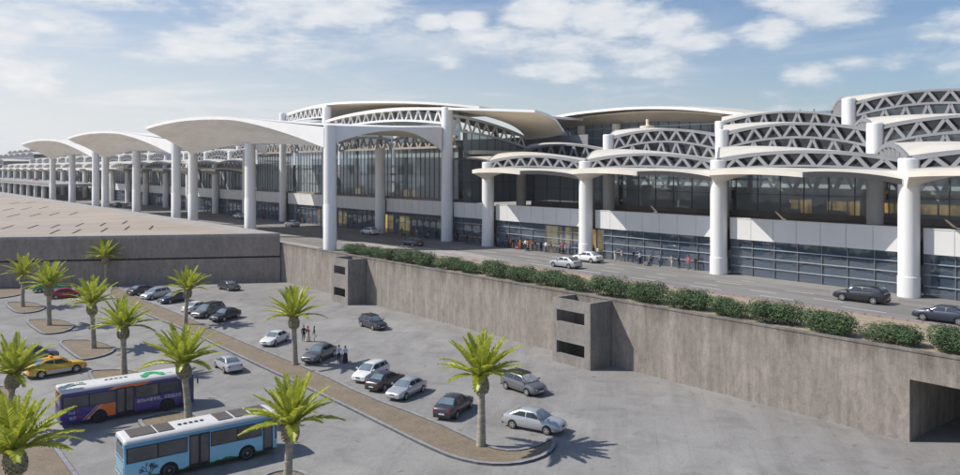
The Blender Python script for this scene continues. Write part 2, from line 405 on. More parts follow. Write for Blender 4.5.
world = bpy.data.worlds.new('World'); scene.world = world; world.use_nodes = True
nt = world.node_tree; nt.nodes.clear()
wo = nt.nodes.new('ShaderNodeOutputWorld'); bg = nt.nodes.new('ShaderNodeBackground')
bg.inputs[1].default_value = .098
sky = nt.nodes.new('ShaderNodeTexSky'); sky.sky_type = 'NISHITA'; sky.sun_disc = False
sky.sun_elevation = R(SUN_EL); sky.sun_rotation = math.atan2(to_sun.x, to_sun.y)
sky.altitude = 300; sky.air_density = 1.15; sky.dust_density = .8; sky.ozone_density = 1.2
tc = nt.nodes.new('ShaderNodeTexCoord'); sp = nd(nt, 'ShaderNodeSeparateXYZ', {0: tc.outputs['Generated']})
mth = lambda op, a, b=0.0, c=0.0, cl=False: nd(nt, 'ShaderNodeMath', {0: a, 1: b, 2: c}, operation=op, use_clamp=cl).outputs[0]
az = mth('ARCTAN2', sp.outputs[0], sp.outputs[1]); 
hz = mth('SQRT', mth('ADD', mth('MULTIPLY', sp.outputs[0], sp.outputs[0]), mth('MULTIPLY', sp.outputs[1], sp.outputs[1])))
el = mth('ARCTAN2', sp.outputs[2], hz)
cv = nd(nt, 'ShaderNodeCombineXYZ', {0: az, 1: mth('MULTIPLY', el, 1.9), 2: .37})
def wn(scale, det, rough, dist=0.0, off=(0,0,0), vs=(1,1,1)):
    mp = nd(nt, 'ShaderNodeMapping', {'Vector': cv.outputs[0], 'Location': off, 'Scale': vs})
    return nd(nt, 'ShaderNodeTexNoise', {'Vector': mp.outputs[0], 'Scale': scale, 'Detail': det, 'Roughness': rough, 'Distortion': dist}).outputs['Fac']
def direction(px, py):      # azimuth and elevation of a cloud seen in the photograph
    x, z = (px-480)/780.0, (168-py)/780.0
    return math.atan2(x, 1), math.atan2(z, math.hypot(x, 1))
CUMULI = [(285,20,105,30),(210,38,60,18),(345,12,50,18),(2,36,22,18),(32,76,24,17),(618,14,44,20),(665,24,34,16),(508,45,70,13),(565,52,50,12),
          (690,42,34,11),(640,55,60,14),(770,32,26,12),(560,68,40,10),(835,8,40,14),(870,62,30,10),(810,72,24,9),(430,22,14,7),(468,20,16,8),(455,57,18,9),(75,24,30,10),(540,12,30,14),(120,-40,160,40),(520,-60,200,40),(830,-50,150,36),(-150,40,90,30),(1090,30,100,26)]
big = None
for px, py, rx, ry in CUMULI:
    a0, e0 = direction(px, py)
    dx = mth('DIVIDE', mth('SUBTRACT', az, a0), rx/780.0*1.35); dy = mth('DIVIDE', mth('SUBTRACT', el, e0), ry/780.0*1.35)
    d = mth('SUBTRACT', 1.0, mth('ADD', mth('MULTIPLY', dx, dx), mth('MULTIPLY', dy, dy)))
    big = d if big is None else mth('MAXIMUM', big, d)
big = mth('MAXIMUM', big, -.55)
n1 = wn(9, 8, .6, .15, (0,0,0), (1,1.5,1)); n2 = wn(24, 6, .6, .1, (3,1,0), (1,1.25,1))
dens = mth('ADD', mth('MULTIPLY', big, .82), mth('MULTIPLY', mth('SUBTRACT', n1, .5), 3.7))
dens = mth('ADD', dens, mth('MULTIPLY', mth('SUBTRACT', n2, .5), 1.15))
cum = nd(nt, 'ShaderNodeMapRange', {'Value': dens, 'From Min': -.25, 'From Max': .9}, interpolation_type='SMOOTHSTEP').outputs[0]
veil_n = wn(5, 7, .6, .6, (1.7,.4,0), (1,3.2,1))
veil = nd(nt, 'ShaderNodeMapRange', {'Value': veil_n, 'From Min': .42, 'From Max': .75, 'To Max': .55}, interpolation_type='SMOOTHSTEP').outputs[0]
lowband = nd(nt, 'ShaderNodeMapRange', {'Value': el, 'From Min': .24, 'From Max': .03}).outputs[0]
west = nd(nt, 'ShaderNodeMapRange', {'Value': az, 'From Min': .5, 'From Max': -.65}).outputs[0]
veil = mth('ADD', mth('MULTIPLY', veil, mth('ADD', .25, mth('MULTIPLY', west, .6))), mth('MULTIPLY', lowband, mth('MULTIPLY_ADD', west, 1.05, .10)), cl=True)
shade = nd(nt, 'ShaderNodeMapRange', {'Value': mth('ADD', mth('MULTIPLY', dens, .5), n2), 'From Min': .3, 'From Max': 1.3}).outputs[0]
CLOUD = ramp(nt, shade, [(0, (.70,.74,.81)), (.4, (.84,.87,.91)), (1, (1,1,1))])
sc = nd(nt, 'ShaderNodeVectorMath', {0: CLOUD, 3: 9.4}, operation='SCALE')
skyb = mixc(nt, 1.0, sky.outputs[0], (.79,.91,1.12), 'MULTIPLY')
s1 = mixc(nt, veil, skyb, (8.2,8.4,8.6,1))
s2 = mixc(nt, mth('MULTIPLY', cum, .84), s1, sc.outputs[0])
nt.links.new(s2, bg.inputs[0]); nt.links.new(bg.outputs[0], wo.inputs[0])

scene.view_settings.view_transform = 'Standard'; scene.view_settings.look = 'None'
scene.view_settings.gamma = 1; scene.view_settings.use_curve_mapping = False; scene.view_settings.exposure = 0.0
scene.cycles.max_bounces = 10; scene.cycles.transparent_max_bounces = 16; scene.cycles.glossy_bounces = 4; scene.cycles.diffuse_bounces = 4
scene.cycles.sample_clamp_indirect = 6

# ================================================================ ground, roads
TW = 57.3                      # face of the retaining wall
mb = MB(); mb.quad((-400,-400,0),(900,-400,0),(900,TW+.1,0),(-400,TW+.1,0)); mb.quad((-10,TW+.1,0),(24,TW+.1,0),(24,90,0),(-10,90,0))
tag(gobj(mb, 'parking_lot', ['lot'], (0,0,0)), kind='structure')
mb = MB(); mb.quad((-400,TW+.45,5.98),(3500,TW+.45,5.98),(3500,3000,5.98),(-400,3000,5.98)); mb.quad((900,-2500,5.97),(3500,-2500,5.97),(3500,TW+.45,5.97),(900,TW+.45,5.97))
tag(gobj(mb, 'terrain', ['desert'], (0,60,5.98)), kind='structure')
mb = MB(); mb.quad((-100,70.3,5.99),(700,70.3,5.99),(700,85,5.99),(-100,85,5.99)); mb.quad((104,58,5.988),(700,58,5.988),(700,70.3,5.988),(104,70.3,5.988))
tag(gobj(mb, 'terminal_road', ['road'], (0,78,5.99)), kind='structure')
mb = MB(); mb.quad((-80,TW+.45,6.0),(103,TW+.45,6.0),(103,69.9,6.0),(-80,69.9,6.0))
tag(gobj(mb, 'planted_verge', ['sand'], (40,63,6.0)), kind='structure')
mb = MB(); mb.box((-80,69.9,5.95),(100,70.3,6.16))
tag(gobj(mb, 'kerb', ['pink'], (40,70,6)), kind='structure')
mb = MB()
for tt, s0, s1, L, gap in ((72.6,-20,100,4,4.5),(74.9,-20,84,3,4.0),(77.6,-10,100,3.2,5.2),(80.4,28,90,1.6,3.6),(76.2,104,260,3,6),(66,112,260,3,6)):
    s = s0
    while s < s1:
        if rng.random() < .85: mb.quad((s,tt,5.994),(s+L,tt,5.994),(s+L,tt+.16,5.994),(s,tt+.16,5.994))
        s += L+gap
tag(gobj(mb, 'road_marking', ['paint'], (40,75,5.99)), kind='structure')
# paved island with a rounded nose between the two carriageways
poly = [(82.8,69.0),(82.2,69.8),(82.6,70.9),(84,71.8),(90,73.6),(97,74.2),(104,73.2),(118,70.6),(120,66.5),(106,66.8),(92,68.2)]
mb = MB(); mb.prism(poly, 5.95, 6.13, 0, 1)
tag(gobj(mb, 'pavement', ['pink','paving'], (95,70,6)), kind='structure')
mb = MB(); mb.prism([(112,57.9),(112,59.6),(150,59.6),(150,57.9)], 5.95, 6.3, 0, 0)
tag(gobj(mb, 'pavement', ['paving'], (120,59,6)), kind='structure')

# ================================================================ planting beds in the car park
def smooth_poly(pts, it=2):
    for _ in range(it):
        q = []
        for i, p in enumerate(pts):
            n = pts[(i+1)%len(pts)]
            q += [p*.75+n*.25, p*.25+n*.75]
        pts = q
    return pts
def offset_in(pts, d):
    n = len(pts); area = sum(pts[i].x*pts[(i+1)%n].y-pts[(i+1)%n].x*pts[i].y for i in range(n)); sg = 1 if area > 0 else -1
    out = []
    for i in range(n):
        e = (pts[(i+1)%n]-pts[i-1]).normalized(); out.append(pts[i]+Vector((-e.y,e.x,0))*d*sg)
    return out
def bed(px, label, it=2):
    pts = smooth_poly([ground(u,v) for u,v in px], it)
    c = sum(pts, Vector())/len(pts)
    r = link('planting_bed', None); r.location = c; tag(r, label, 'planting bed', 'kerbed planting beds in the car park')
    inn = offset_in(pts, .28); n = len(pts)
    mb = MB()
    for i in range(n):
        j = (i+1)%n; a,b,c2,d = pts[i],pts[j],inn[j],inn[i]; up = Vector((0,0,.16))
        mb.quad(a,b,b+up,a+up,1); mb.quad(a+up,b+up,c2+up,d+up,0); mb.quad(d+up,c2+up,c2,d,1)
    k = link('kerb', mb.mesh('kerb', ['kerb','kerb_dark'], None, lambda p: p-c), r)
    mb = MB(); mb.add([p+Vector((0,0,.09)) for p in inn], [tuple(range(n))])
    link('soil', mb.mesh('soil', ['soil'], None, lambda p: p-c), r)
bed([(118,287),(133,296),(182,315),(240,341),(318,372.5),(368,397),(434,421.5),(474,440),(492,449),(513,452),(533,448),(546,441),(554,440),(557,447),(549,456),(528,464),(500,467),(470,464),(440,455),(373,421.5),(330,400),(240,358),(190,333),(136,311),(110,298),(108,290)], 'long gravel planting strip with grey kerbs running diagonally across the car park', 1)
bed([(57,344),(62,341),(80,340.5),(96,341),(112,346),(117,350),(108,356),(84,361.5),(76,359)], 'rounded gravel bed with a palm just above the yellow taxi')
bed([(24,322),(30,320),(60,320),(72,323),(76,327),(66,333),(45,335.5),(38,333)], 'rounded gravel bed holding the palm just below the red car')
bed([(3,304),(10,302.5),(36,302.5),(45,306),(46,309),(36,313),(15,314.5)], 'rounded gravel bed at the left edge holding the palm in front of the green taxi')
bed([(86,374),(92,371),(125,370),(146,374),(152,379),(140,388),(110,396),(98,390)], 'gravel bed just behind the purple bus, half hidden by its roof')
bed([(136,422),(142,419),(172,412.5),(194,414),(204,421),(196,434),(160,446),(150,438)], 'gravel bed lying between the purple bus and the blue bus')
bed([(252,486),(262,476),(285,470),(306,473),(314,482),(300,498),(270,506)], 'gravel bed at the bottom edge in front of the blue bus')
bed([(-70,400),(-30,388),(8,386),(17,394),(77,475),(116,530),(40,600),(-60,560)], 'wide gravel bed in the bottom left corner with two palms', 1)
bed([(-40,291),(-10,288),(20,288),(25,291),(22,295.5),(0,299),(-30,301)], 'gravel bed at the left edge under the dark concrete wall')

# ================================================================ retaining wall, stair towers
r = groot('retaining_wall', 60, TW, 0, 'long stained concrete retaining wall with a square tunnel opening at its right end', 'retaining wall')
mb = MB(); S0, S1, OPA, OPB, OPZ, TK = -70, 123.6, 6.0, 22.9, 4.35, .42
mb.box((OPB,TW,0),(S1,TW+TK,6.3)); mb.box((OPA,TW,OPZ),(OPB,TW+TK,6.3)); mb.box((S0,TW,0),(OPA,TW+TK,6.3))
gpart(mb, 'wall_face', ['wall'], r)
mb = MB(); mb.box((S0,TW-.06,6.3),(S1,TW+TK+.06,6.42)); gpart(mb, 'coping', ['wall'], r)
mb = MB(); mb.box((OPB,TW+TK,0.0),(OPB+.4,90,OPZ)); mb.box((OPA-.4,TW+TK,0),(OPA,90,OPZ)); mb.box((OPA-.4,TW+TK,OPZ),(OPB+.4,90,OPZ+.4)); mb.box((OPA,89.6,0),(OPB,90,OPZ))
gpart(mb, 'tunnel', ['wall'], r)
def stair_tower(sa, sb, label):
    tf = 54.3; w = .32; zt = 6.28
    r = groot('stair_tower', (sa+sb)/2, tf, 0, label, 'concrete tower', 'hollow concrete towers on the retaining wall')
    mb = MB(); a, b = sa+.75, sb-.55
    for z0, z1 in ((0,.95),(2.15,4.05),(5.2,zt)): mb.box((sa,tf,z0),(sb,tf+w,z1))
    for z0, z1 in ((.95,2.15),(4.05,5.2)): mb.box((sa,tf,z0),(a,tf+w,z1)); mb.box((b,tf,z0),(sb,tf+w,z1))
    gpart(mb, 'front_wall', ['tower'], r)
    for x0, x1 in ((sa,sa+w),(sb-w,sb)):
        mb = MB(); mb.box((x0,tf+w,0),(x1,TW-.08,zt)); gpart(mb, 'side_wall', ['tower'], r)
    mb = MB(); mb.box((sa+w,tf+w,2.6),(sb-w,TW-.08,2.8)); gpart(mb, 'landing', ['tower'], r)
stair_tower(49.9, 54.9, 'square hollow concrete tower with two slots on the wall, the near one at centre right')
stair_tower(95.0, 99.5, 'square hollow concrete tower on the wall, the far one near the dark building corner')

# ================================================================ low concrete building, left
r = groot('concrete_building', 123, 56, 0, 'low windowless grey concrete building with a flat sand coloured roof full of slots', 'building')
A = Vector((122.5,57.1,0)); d = (Vector((143.4,19.6,0))-A).normalized(); Bp = A+d*190; nrm = Vector((-d.y,d.x,0))
if nrm.x < 0: nrm = -nrm
def bk(o): return A+nrm*o
inset = nrm*.35
foot = lambda k, s_end=820: [A+nrm*k, Bp+nrm*k, Vector((s_end,Bp.y,0)), Vector((s_end,57.1,0))]
mb = MB(); mb.prism(foot(.0), 0, 4.0); mb.prism(foot(.0), 4.28, 7.55); gpart(mb, 'wall', ['bunker'], r)
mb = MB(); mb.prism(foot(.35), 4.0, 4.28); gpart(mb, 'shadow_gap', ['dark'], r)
mb = MB(); q = foot(-.12); q[3] = q[3]+Vector((0,.3,0)); mb.prism(q, 7.55, 8.05); gpart(mb, 'parapet', ['bunkerlip'], r)
mb = MB()
def onroof(p, z): return (p.x, p.y, z)
c0, c1, c2, c3 = A+nrm*.6+Vector((0,-.3,0)), Bp+nrm*.6, Vector((810,Bp.y,0)), Vector((810,51.8,0))
c0b = Vector((c0.x+3.2, 51.8, 0)); f0 = A+d*6.2+nrm*.6
mb.add([onroof(p,8.054) for p in (f0,c1,c2,c3)], [(0,1,2,3)]); gpart(mb, 'roof_screed', ['roofscreed'], r)
mb = MB(); mb.add([onroof(p,8.056) for p in (A+nrm*.1,f0,c3,Vector((810,57.2,0)))], [(0,1,2,3)]); gpart(mb, 'roof_edge', ['roofgrey'], r)
SLOTS = [(50,233.8,59,229.8),(72.5,233.5,80,229),(101,232,105,228.8),(1.5,229,13.6,226),(28,228.5,39,225.5),(51,228,59,224.8),(76,226.5,83,223),(100,226,105,222.8),(122.5,224,126,220.8),(124.5,230,127.5,226.5),(149.5,229.5,151,225.5),
         (7.5,217,18,213.5),(29.5,216.5,38,213),(49.5,215.5,57,212),(69.5,215,74.5,212),(3,210.5,11.5,208),(21,209.8,28,207.2),(39,208.8,45,206.5),(10,204,17,202),(27,203,33,201.2)]
for u0,v0,u1,v1 in SLOTS:
    p0 = ground(u0,v0,8.06); 
    s_, t_ = -SN*p0.x+CS*p0.y, CS*p0.x+SN*p0.y
    L = 9.0 if v0 > 218 else 12.5
    a = Vector((s_,t_,0)); e = Vector((.93,.34,0)).normalized(); n2 = Vector((-e.y,e.x,0))*.16
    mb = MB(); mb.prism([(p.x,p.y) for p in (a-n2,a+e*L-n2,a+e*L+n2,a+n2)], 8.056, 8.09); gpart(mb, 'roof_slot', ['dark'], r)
# ================================================================ terminal kit
P_ = 22.07; T1 = 83.5; DT = 17.4; DS = 11.05
def arcz(z0, rise, z1=None): 
    z1 = z0 if z1 is None else z1
    return lambda p: lerp(z0,z1,p)+rise*4*p*(1-p)
def truss(root, name, mat, A, B, zb, zt, n, w=.24, dia=.39, bottom=True, seg=16):
    P = lambda p, z: (lerp(A[0],B[0],p), lerp(A[1],B[1],p), z)
    mb = MB()
    mb.sweep([P(i/seg, zt(i/seg)) for i in range(seg+1)], w*1.1, w*1.25)
    if bottom: mb.sweep([P(i/seg, zb(i/seg)) for i in range(seg+1)], w, w)
    for i in range(n):
        p0, p1, p2 = i/n, (i+.5)/n, (i+1)/n
        a = P(p0+.01, zb(p0)); b = P(p1, zt(p1)-w*.4); c = P(p2-.01, zb(p2))
        mb.bar(a, b, dia*.6, dia); mb.bar(b, c, dia*.6, dia)
    return gpart(mb, name, [mat], root)
def column(root, s, t, z0, z1, r=1.0, sleeve=0.0, mat='white'):
    mb = MB(); mb.lathe((s,t,0), [(r,z0),(r*1.012,(z0+z1)/2),(r,z1-.12),(r-.1,z1)], 28)
    c = gpart(mb, 'column', [mat], root, 35)
    if sleeve:
        mb = MB(); mb.lathe((s,t,0), [(r+.06,z0),(r+.06,z0+sleeve-.05),(r+.015,z0+sleeve)], 28)
        gpart(mb, 'column_sleeve', [mat], root, 35, parent=c)
    return c
def roof_cell(root, sa, t, z0, af=.9, al=1.45, bulge=.35, rise=.3, name='roof_shell', n=12):
    def fn(p, q):
        z = z0-.3*p*(1-q) + af*4*p*(1-p)*(1-q) + al*4*q*(1-q)*(1-p)**1.5 + bulge*16*p*(1-p)*q*(1-q)*(1-p) + rise*q
        return (sa-P_*p+DS*q, t+.15+DT*q, z+.26)
    mb = MB(); mb.shell(fn, n, n, .3, 0, 1, 2); return gpart(mb, name, ['cream','soffit_plain','steel'], root, 40)
def fins(root, sa, t, z0, al=1.45, rise=.3, drop=2.0, n=8):
    mb = MB(); P = lambda q, z: (sa+DS*q, t+DT*q, z)
    top = lambda q: z0+al*4*q*(1-q)+rise*q
    mb.sweep([P(i/12, top(i/12)) for i in range(13)], .4, .45)
    for i in range(n+1):
        q = .03+.94*i/n; mb.bar(P(q, z0-drop), P(q, top(q)-.1), .42, .30, up=(0,1,0))
    return gpart(mb, 'side_fins', ['steel'], root)
def clerestory(root, sa, t, zb, zt, sb=None):
    sb = sa-P_ if sb is None else sb
    mb = MB(); n = 12
    mb.grid(lambda p, q: (lerp(sa,sb,p), t+.6, lerp(zb(p), zt(p)-.15, q)), n, 1)
    return gpart(mb, 'clerestory_glazing', ['glass_dark'], root)
# canopy shell hanging from two columns: funnel soffit on the far half, arched edge on the near half
def low_canopy(root, sa, detail=1, span=P_):
    sb = sa-span; n = 16*detail; pk = .56
    Tp = (sa-2.0,78.5,18.42); K = (sa-13.6*span/P_,78.3,18.3); Rr = (sb+.2,82.4,17.62)
    def F(p):
        if p < pk: u = p/pk; z = lerp(Tp[2],K[2],u)+.22*4*u*(1-u); return (lerp(Tp[0],K[0],u), lerp(Tp[1],K[1],u)-.5*4*u*(1-u), z)
        u = (p-pk)/(1-pk); return (lerp(K[0],Rr[0],u), lerp(K[1],Rr[1],u), lerp(K[2],Rr[2],u)+.32*4*u*(1-u))
    def B(p): return (lerp(sa,sb,p), T1+.05, 18.72+.22*math.sin(PI*p))
    def I(p): return (lerp(sa,sb,p), T1-.55, 16.9+1.95*math.sin(PI*min(1,p*.97+.0))**.8+.2*p)
    def top(p,q): a,b = F(p),B(p); k = q; return (lerp(a[0],b[0],k), lerp(a[1],b[1],k), lerp(a[2]+.28,b[2],k)+.45*math.sin(PI*k)*.5*(1-.3*p))
    def bot(p,q): a,b = F(p),I(p); return (lerp(a[0],b[0],q), lerp(a[1],b[1],q), lerp(a[2]-.28,b[2],q**1.25))
    mb = MB()
    mb.grid(top, n, 6, 0); mb.grid(bot, n, 6, 1)
    k1 = int(round(n*pk))
    mb.grid(lambda p,q: (F(pk*p)[0],F(pk*p)[1],F(pk*p)[2]+lerp(-.28,.28,q)), n, 1, 1)
    mb.grid(lambda p,q: (lambda a: (a[0],a[1],a[2]+lerp(-.28,.28,q)))(F(lerp(pk,1,p))), n, 1, 2)
    for e in (0,1): mb.grid(lambda p,q,e=e: tuple(lerp(x,y,q) for x,y in zip(bot(e,p),top(e,p))), 6, 1, 1)
    mb.grid(lambda p,q: tuple(lerp(x,y,q) for x,y in zip(I(p),B(p))), n, 1, 1)
    return gpart(mb, 'canopy', ['cream','soffit_pale','fasciashade'], root, 38)
def band(root, s0, s1, step=2.76, z0=10.35, z1=12.85, t=84.3):
    mb = MB(); mb.box((s0,t+.06,z0+.02),(s1,t+.5,z1-.02),1); n = max(1,int(round((s1-s0)/step))); st = (s1-s0)/n
    for i in range(n): mb.box((s0+i*st+.025,t,z0),(s0+(i+1)*st-.025,t+.06,z1),0)
    mb.box((s0,t-.05,z1),(s1,t+.7,z1+.1),0)
    return gpart(mb, 'cladding_band', ['band','joint'], root)
def glazing(root, name, mat, s0, s1, t, z0, z1, nv, rails, vw=.10, hw=.09, rmat='mullion'):
    mb = MB(); mb.quad((s0,t,z0),(s1,t,z0),(s1,t,z1),(s0,t,z1)); g = gpart(mb, name, [mat], root)
    mb = MB()
    for i in range(nv+1): s = lerp(s0,s1,i/nv); mb.box((s-vw/2,t-.14,z0),(s+vw/2,t-.01,z1),0)
    for z in rails: mb.box((s0,t-.17,z-hw/2),(s1,t-.02,z+hw/2),1)
    gpart(mb, 'mullions', ['mullion',rmat], root, parent=g)
    return g
S1 = [33.45+P_*k for k in range(-1,4)]            # front columns 11.4 .. 99.7
S2 = [44.55+P_*k for k in range(-1,4)]            # second row   22.5 .. 110.8
S3 = [55.6+P_*k for k in range(-1,2)]             # third row    33.5 .. 77.7
T2, T3 = T1+17.6, T1+34.0

# ================================================================ near terminal building
tb = groot('terminal_building', 55, 90, 6, 'terminal with stacked cream arched roofs on grey zigzag trusses and thick white columns, right half', 'airport terminal')
for s in S1: column(tb, s, T1, 6, 20.0, 1.0, 2.1)
for s in S2[:4]: column(tb, s, T2, 11.9, 24.7, 1.0)
column(tb, S2[4], T2, 11.9, 20.6, .95, mat='soffit_pale')
for s, z in zip(S3, (29.5,29.5,27.1)): column(tb, s, T3, 11.9, z, 1.0)
for sa in S1[1:]:
    low_canopy(tb, sa)
    zt = arcz(19.95,.95,19.75); zb = arcz(18.9,.45,18.7)
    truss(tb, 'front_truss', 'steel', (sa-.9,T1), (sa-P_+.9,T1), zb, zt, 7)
    clerestory(tb, sa, T1, zb, zt)
    roof_cell(tb, sa, T1, 20.0); fins(tb, sa, T1, 20.0)
for sa in S2[1:]:
    lo, hi = arcz(22.0,1.3,21.85), arcz(24.0,1.15,23.8)
    truss(tb, 'middle_truss', 'steel', (sa-.9,T2), (sa-P_+.9,T2), lambda p: 20.25, lo, 7, bottom=False)
    clerestory(tb, sa, T2, lambda p: 20.2, lo)
    if sa < 100:
        truss(tb, 'upper_truss', 'steel', (sa-.9,T2), (sa-P_+.9,T2), lambda p, lo=lo: lo(p)+.1, hi, 7, bottom=False)
        clerestory(tb, sa, T2, lo, hi)
        roof_cell(tb, sa, T2, 24.05, 1.1); fins(tb, sa, T2, 24.05, drop=3.2)
    else: roof_cell(tb, sa, T2, 22.05, 1.25); fins(tb, sa, T2, 22.05, drop=1.8)
for sa in S3[1:]:
    lo, hi = arcz(26.8,1.25), arcz(28.6,1.25)
    truss(tb, 'middle_truss', 'steel', (sa-.9,T3), (sa-P_+.9,T3), lambda p: 24.7, lo, 7, bottom=False)
    clerestory(tb, sa, T3, lambda p: 24.5, lo)
    if sa < 60:
        truss(tb, 'upper_truss', 'steel', (sa-.9,T3), (sa-P_+.9,T3), lambda p, lo=lo: lo(p)+.1, hi, 7, bottom=False)
        clerestory(tb, sa, T3, lo, hi)
        roof_cell(tb, sa, T3, 28.6, 1.2); fins(tb, sa, T3, 28.6, drop=3.4)
    else: roof_cell(tb, sa, T3, 26.85, 1.2)
# overhang of roof past the last column on the left (olive side in shade, put into the rim colour)
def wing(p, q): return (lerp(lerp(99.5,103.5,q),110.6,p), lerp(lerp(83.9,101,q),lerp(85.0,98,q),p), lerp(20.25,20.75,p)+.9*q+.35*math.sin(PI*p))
mb = MB(); mb.shell(wing, 8, 6, .3, 0, 1, 2); gpart(mb, 'roof_overhang', ['cream','soffit_plain','fasciashade'], tb, 40)
# fronts
LO = [8.0,9.1,9.95]
edges = [5]+S1
for a, b in zip(edges, edges[1:]+[111.0]):
    if b <= a: continue
    band(tb, a+.02 if a < 10 else a+1.05, b-1.05 if b < 111 else 110.1)
mb = MB()
for sa in edges[1:-1]+[99.74]:
    b = sa+P_-1.02 if sa < 99 else 110.2
    glazing(tb, 'ground_floor_glazing', 'glass_low', sa+1.02, b, 84.75, 6.05, 10.35, 7 if sa < 99 else 4, [7.1,8.25,9.35], rmat='mullion_pale')
glazing(tb, 'ground_floor_glazing', 'glass_low', -5, edges[1]-1.02, 84.75, 6.05, 10.35, 6, [7.1,8.25,9.35], rmat='mullion_pale')
mb = MB(); mb.box((-5,84.9,11.6),(111,118,11.88)); gpart(mb, 'terrace_deck', ['deck'], tb)
mb = MB(); mb.box((-5,103.0,11.9),(110,103.35,12.75)); gpart(mb, 'parapet', ['sill'], tb)
for sa, sb in zip([0]+S2, S2+[111]):
    if sb-sa < 3: continue
    glazing(tb, 'upper_glazing', 'glass', sa+.4, sb-.4, 104.2, 12.0, 19.9, 6, [15.2,18.6], vw=.08)
# inside, seen through the glass
mb = MB()
mb.box((-5,100,6.0),(199,100.3,11.5),0); mb.box((-5,84.9,5.9),(199,100,6.02),1)
mb.box((-5,134,11.9),(111,134.3,22),0)
mb.box((-5,121,15.0),(111,134,15.3),0)
gpart(mb, 'interior_wall', ['interior','interior_floor'], tb)
mb = MB()
for zz, tt in ((15.4,114),(16.9,117),(18.3,120)): mb.box((-4,tt,zz),(110,tt+.3,zz+.45))
for s in range(0,110,7): mb.box((s,114.4,11.9),(s+.35,114.8,19.6))
gpart(mb, 'gallery', ['counter'], tb)
mb = MB()
for s in (81,85.5,90): mb.box((s,91,6.05),(s+3.6,91.2,9.4))
for s in (134,140,160,165,171): mb.box((s,91,6.05),(s+3.6,91.2,9.0))
gpart(mb, 'lit_entrance_wall', ['litpanel'], tb)
mb = MB(); mb.box((-5,118,11.6),(111,134,11.88)); gpart(mb, 'interior_floor', ['interior_floor'], tb)
mb = MB()
for s0, s1 in ((20,31),(36.5,47),(50.5,55),(57.5,60.5),(15,19)):
    mb.box((s0,106.5,11.9),(s1,106.9,13.1),1); mb.box((s0,109.6,11.9),(s1,110.0,14.4),2); mb.box((s0-.1,106.3,14.4),(s1+.1,110.2,14.65),1)
    n = int((s1-s0)/2.2)
    for i in range(n+1): s = lerp(s0,s1,i/max(1,n)); mb.box((s-.09,106.3,13.1),(s+.09,106.5,14.4),1)
gpart(mb, 'check_in_counter', ['wood','counter','litpanel'], tb)
q = random.Random(3)
for i in range(80):
    if i < 44: s = q.uniform(0,108); t = q.uniform(112,131); w = q.uniform(1.2,4.5); h = q.uniform(.8,2.6); z = 11.9; m = q.choice(('seatblue','counter','interior'))
    else: s = q.uniform(0,108); t = q.uniform(88,97); w = q.uniform(.8,3); h = q.uniform(.8,2.6); z = 6.03; m = q.choice(('seatblue','counter','interior'))
    mb = MB(); mb.box((s,t,z),(s+w,t+.8,z+h)); mb.box((s-.08,t-.08,z+h),(s+w+.08,t+.88,z+h+.06)); gpart(mb, 'display_stand', [m], tb)

# ================================================================ tall terminal hall (centre)
hb = groot('terminal_hall', 145, 100, 6, 'tall glazed terminal hall in the centre under a wide arched roof with white trusses', 'airport terminal')
SH = [111.0+22.2*k for k in range(0,5)]
column(hb, SH[0], T1, 6, 29.85, 1.0, 9.0); column(hb, SH[1], T1, 6, 23.0, 1.0, 6.6)
column(hb, SH[2], T1, 6, 32.5, 1.0, 6.6); column(hb, SH[3], T1, 6, 32.4, .8, 6.6); column(hb, SH[4], T1, 6, 23.0, 1.0, 6.6)
for a, b in zip(SH[:-1], SH[1:]):
    band(hb, a+1.05, b-1.05, 2.2)
    glazing(hb, 'ground_floor_glazing', 'glass_low', a+1.02, b-1.02, 84.75, 6.05, 10.35, 10, [8.4,9.6])
    glazing(hb, 'upper_glazing', 'glass_hall', a+.6, b-.6, 86.6, 13.2, 22.8, 14, [15.4,18.9], vw=.08)
    truss(hb, 'beam_truss', 'steelshade', (a+.6,86.2), (b-.6,86.2), lambda p: 22.9, arcz(24.6,.9), 7, .4, .45)
    mb = MB(); mb.quad((a+.6,87,22.9),(b-.6,87,22.9),(b-.6,87,30),(a+.6,87,30)); gpart(mb, 'clerestory_glazing', ['glass_hall'], hb)
    mb = MB(); mb.box((a+.5,85.2,12.95),(b-.5,86.5,13.3)); gpart(mb, 'sill', ['sill'], hb)
mb = MB(); mb.box((111,86.7,12.6),(199,108,12.9)); mb.box((111,98,17.4),(199,108,17.7)); gpart(mb, 'interior_floor', ['interior_floor'], hb)
mb = MB(); mb.box((111,120,12),(199,120.3,26),0)
q = random.Random(5)
for i in range(60):
    s = q.uniform(113,196); t = q.uniform(90,105); w = q.uniform(.8,3.4); z = q.choice((12.9,12.9,17.7)) if t > 98 else 12.9
    mb.box((s,t,z),(s+w,t+.8,z+q.uniform(.8,2.6)), q.choice((0,1,2)))
for s in (118,128,139,150,161,172,183): mb.lathe((s,101,0), [(.5,12.9),(.5,27)], 12, 0)
mb.box((111,119.8,19.5),(199,120,20.2),1); mb.box((111,119.8,15.2),(199,120,15.6),1)
gpart(mb, 'interior_wall', ['interior','seatblue','counter'], hb)
mb = MB()
for s in (126.5,129.5,148,): mb.box((s,88.0,12.9),(s+2.6,88.8,14.8),0); mb.box((s+.2,87.97,13.3),(s+2.4,87.99,14.6),2); mb.box((s-.1,87.9,14.8),(s+2.7,88.9,15.0),1)
gpart(mb, 'counter', ['wood','counter','litpanel'], hb)
# main arch, 44 m
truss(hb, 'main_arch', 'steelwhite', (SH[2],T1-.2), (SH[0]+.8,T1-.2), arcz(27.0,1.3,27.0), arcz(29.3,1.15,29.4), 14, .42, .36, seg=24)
truss(hb, 'main_arch', 'steelwhite', (SH[3]-.6,T1+.6), (SH[2]+.9,T1+.6), arcz(29.9,.35,30.4), arcz(31.6,.55,32.7), 9, .36, .34)
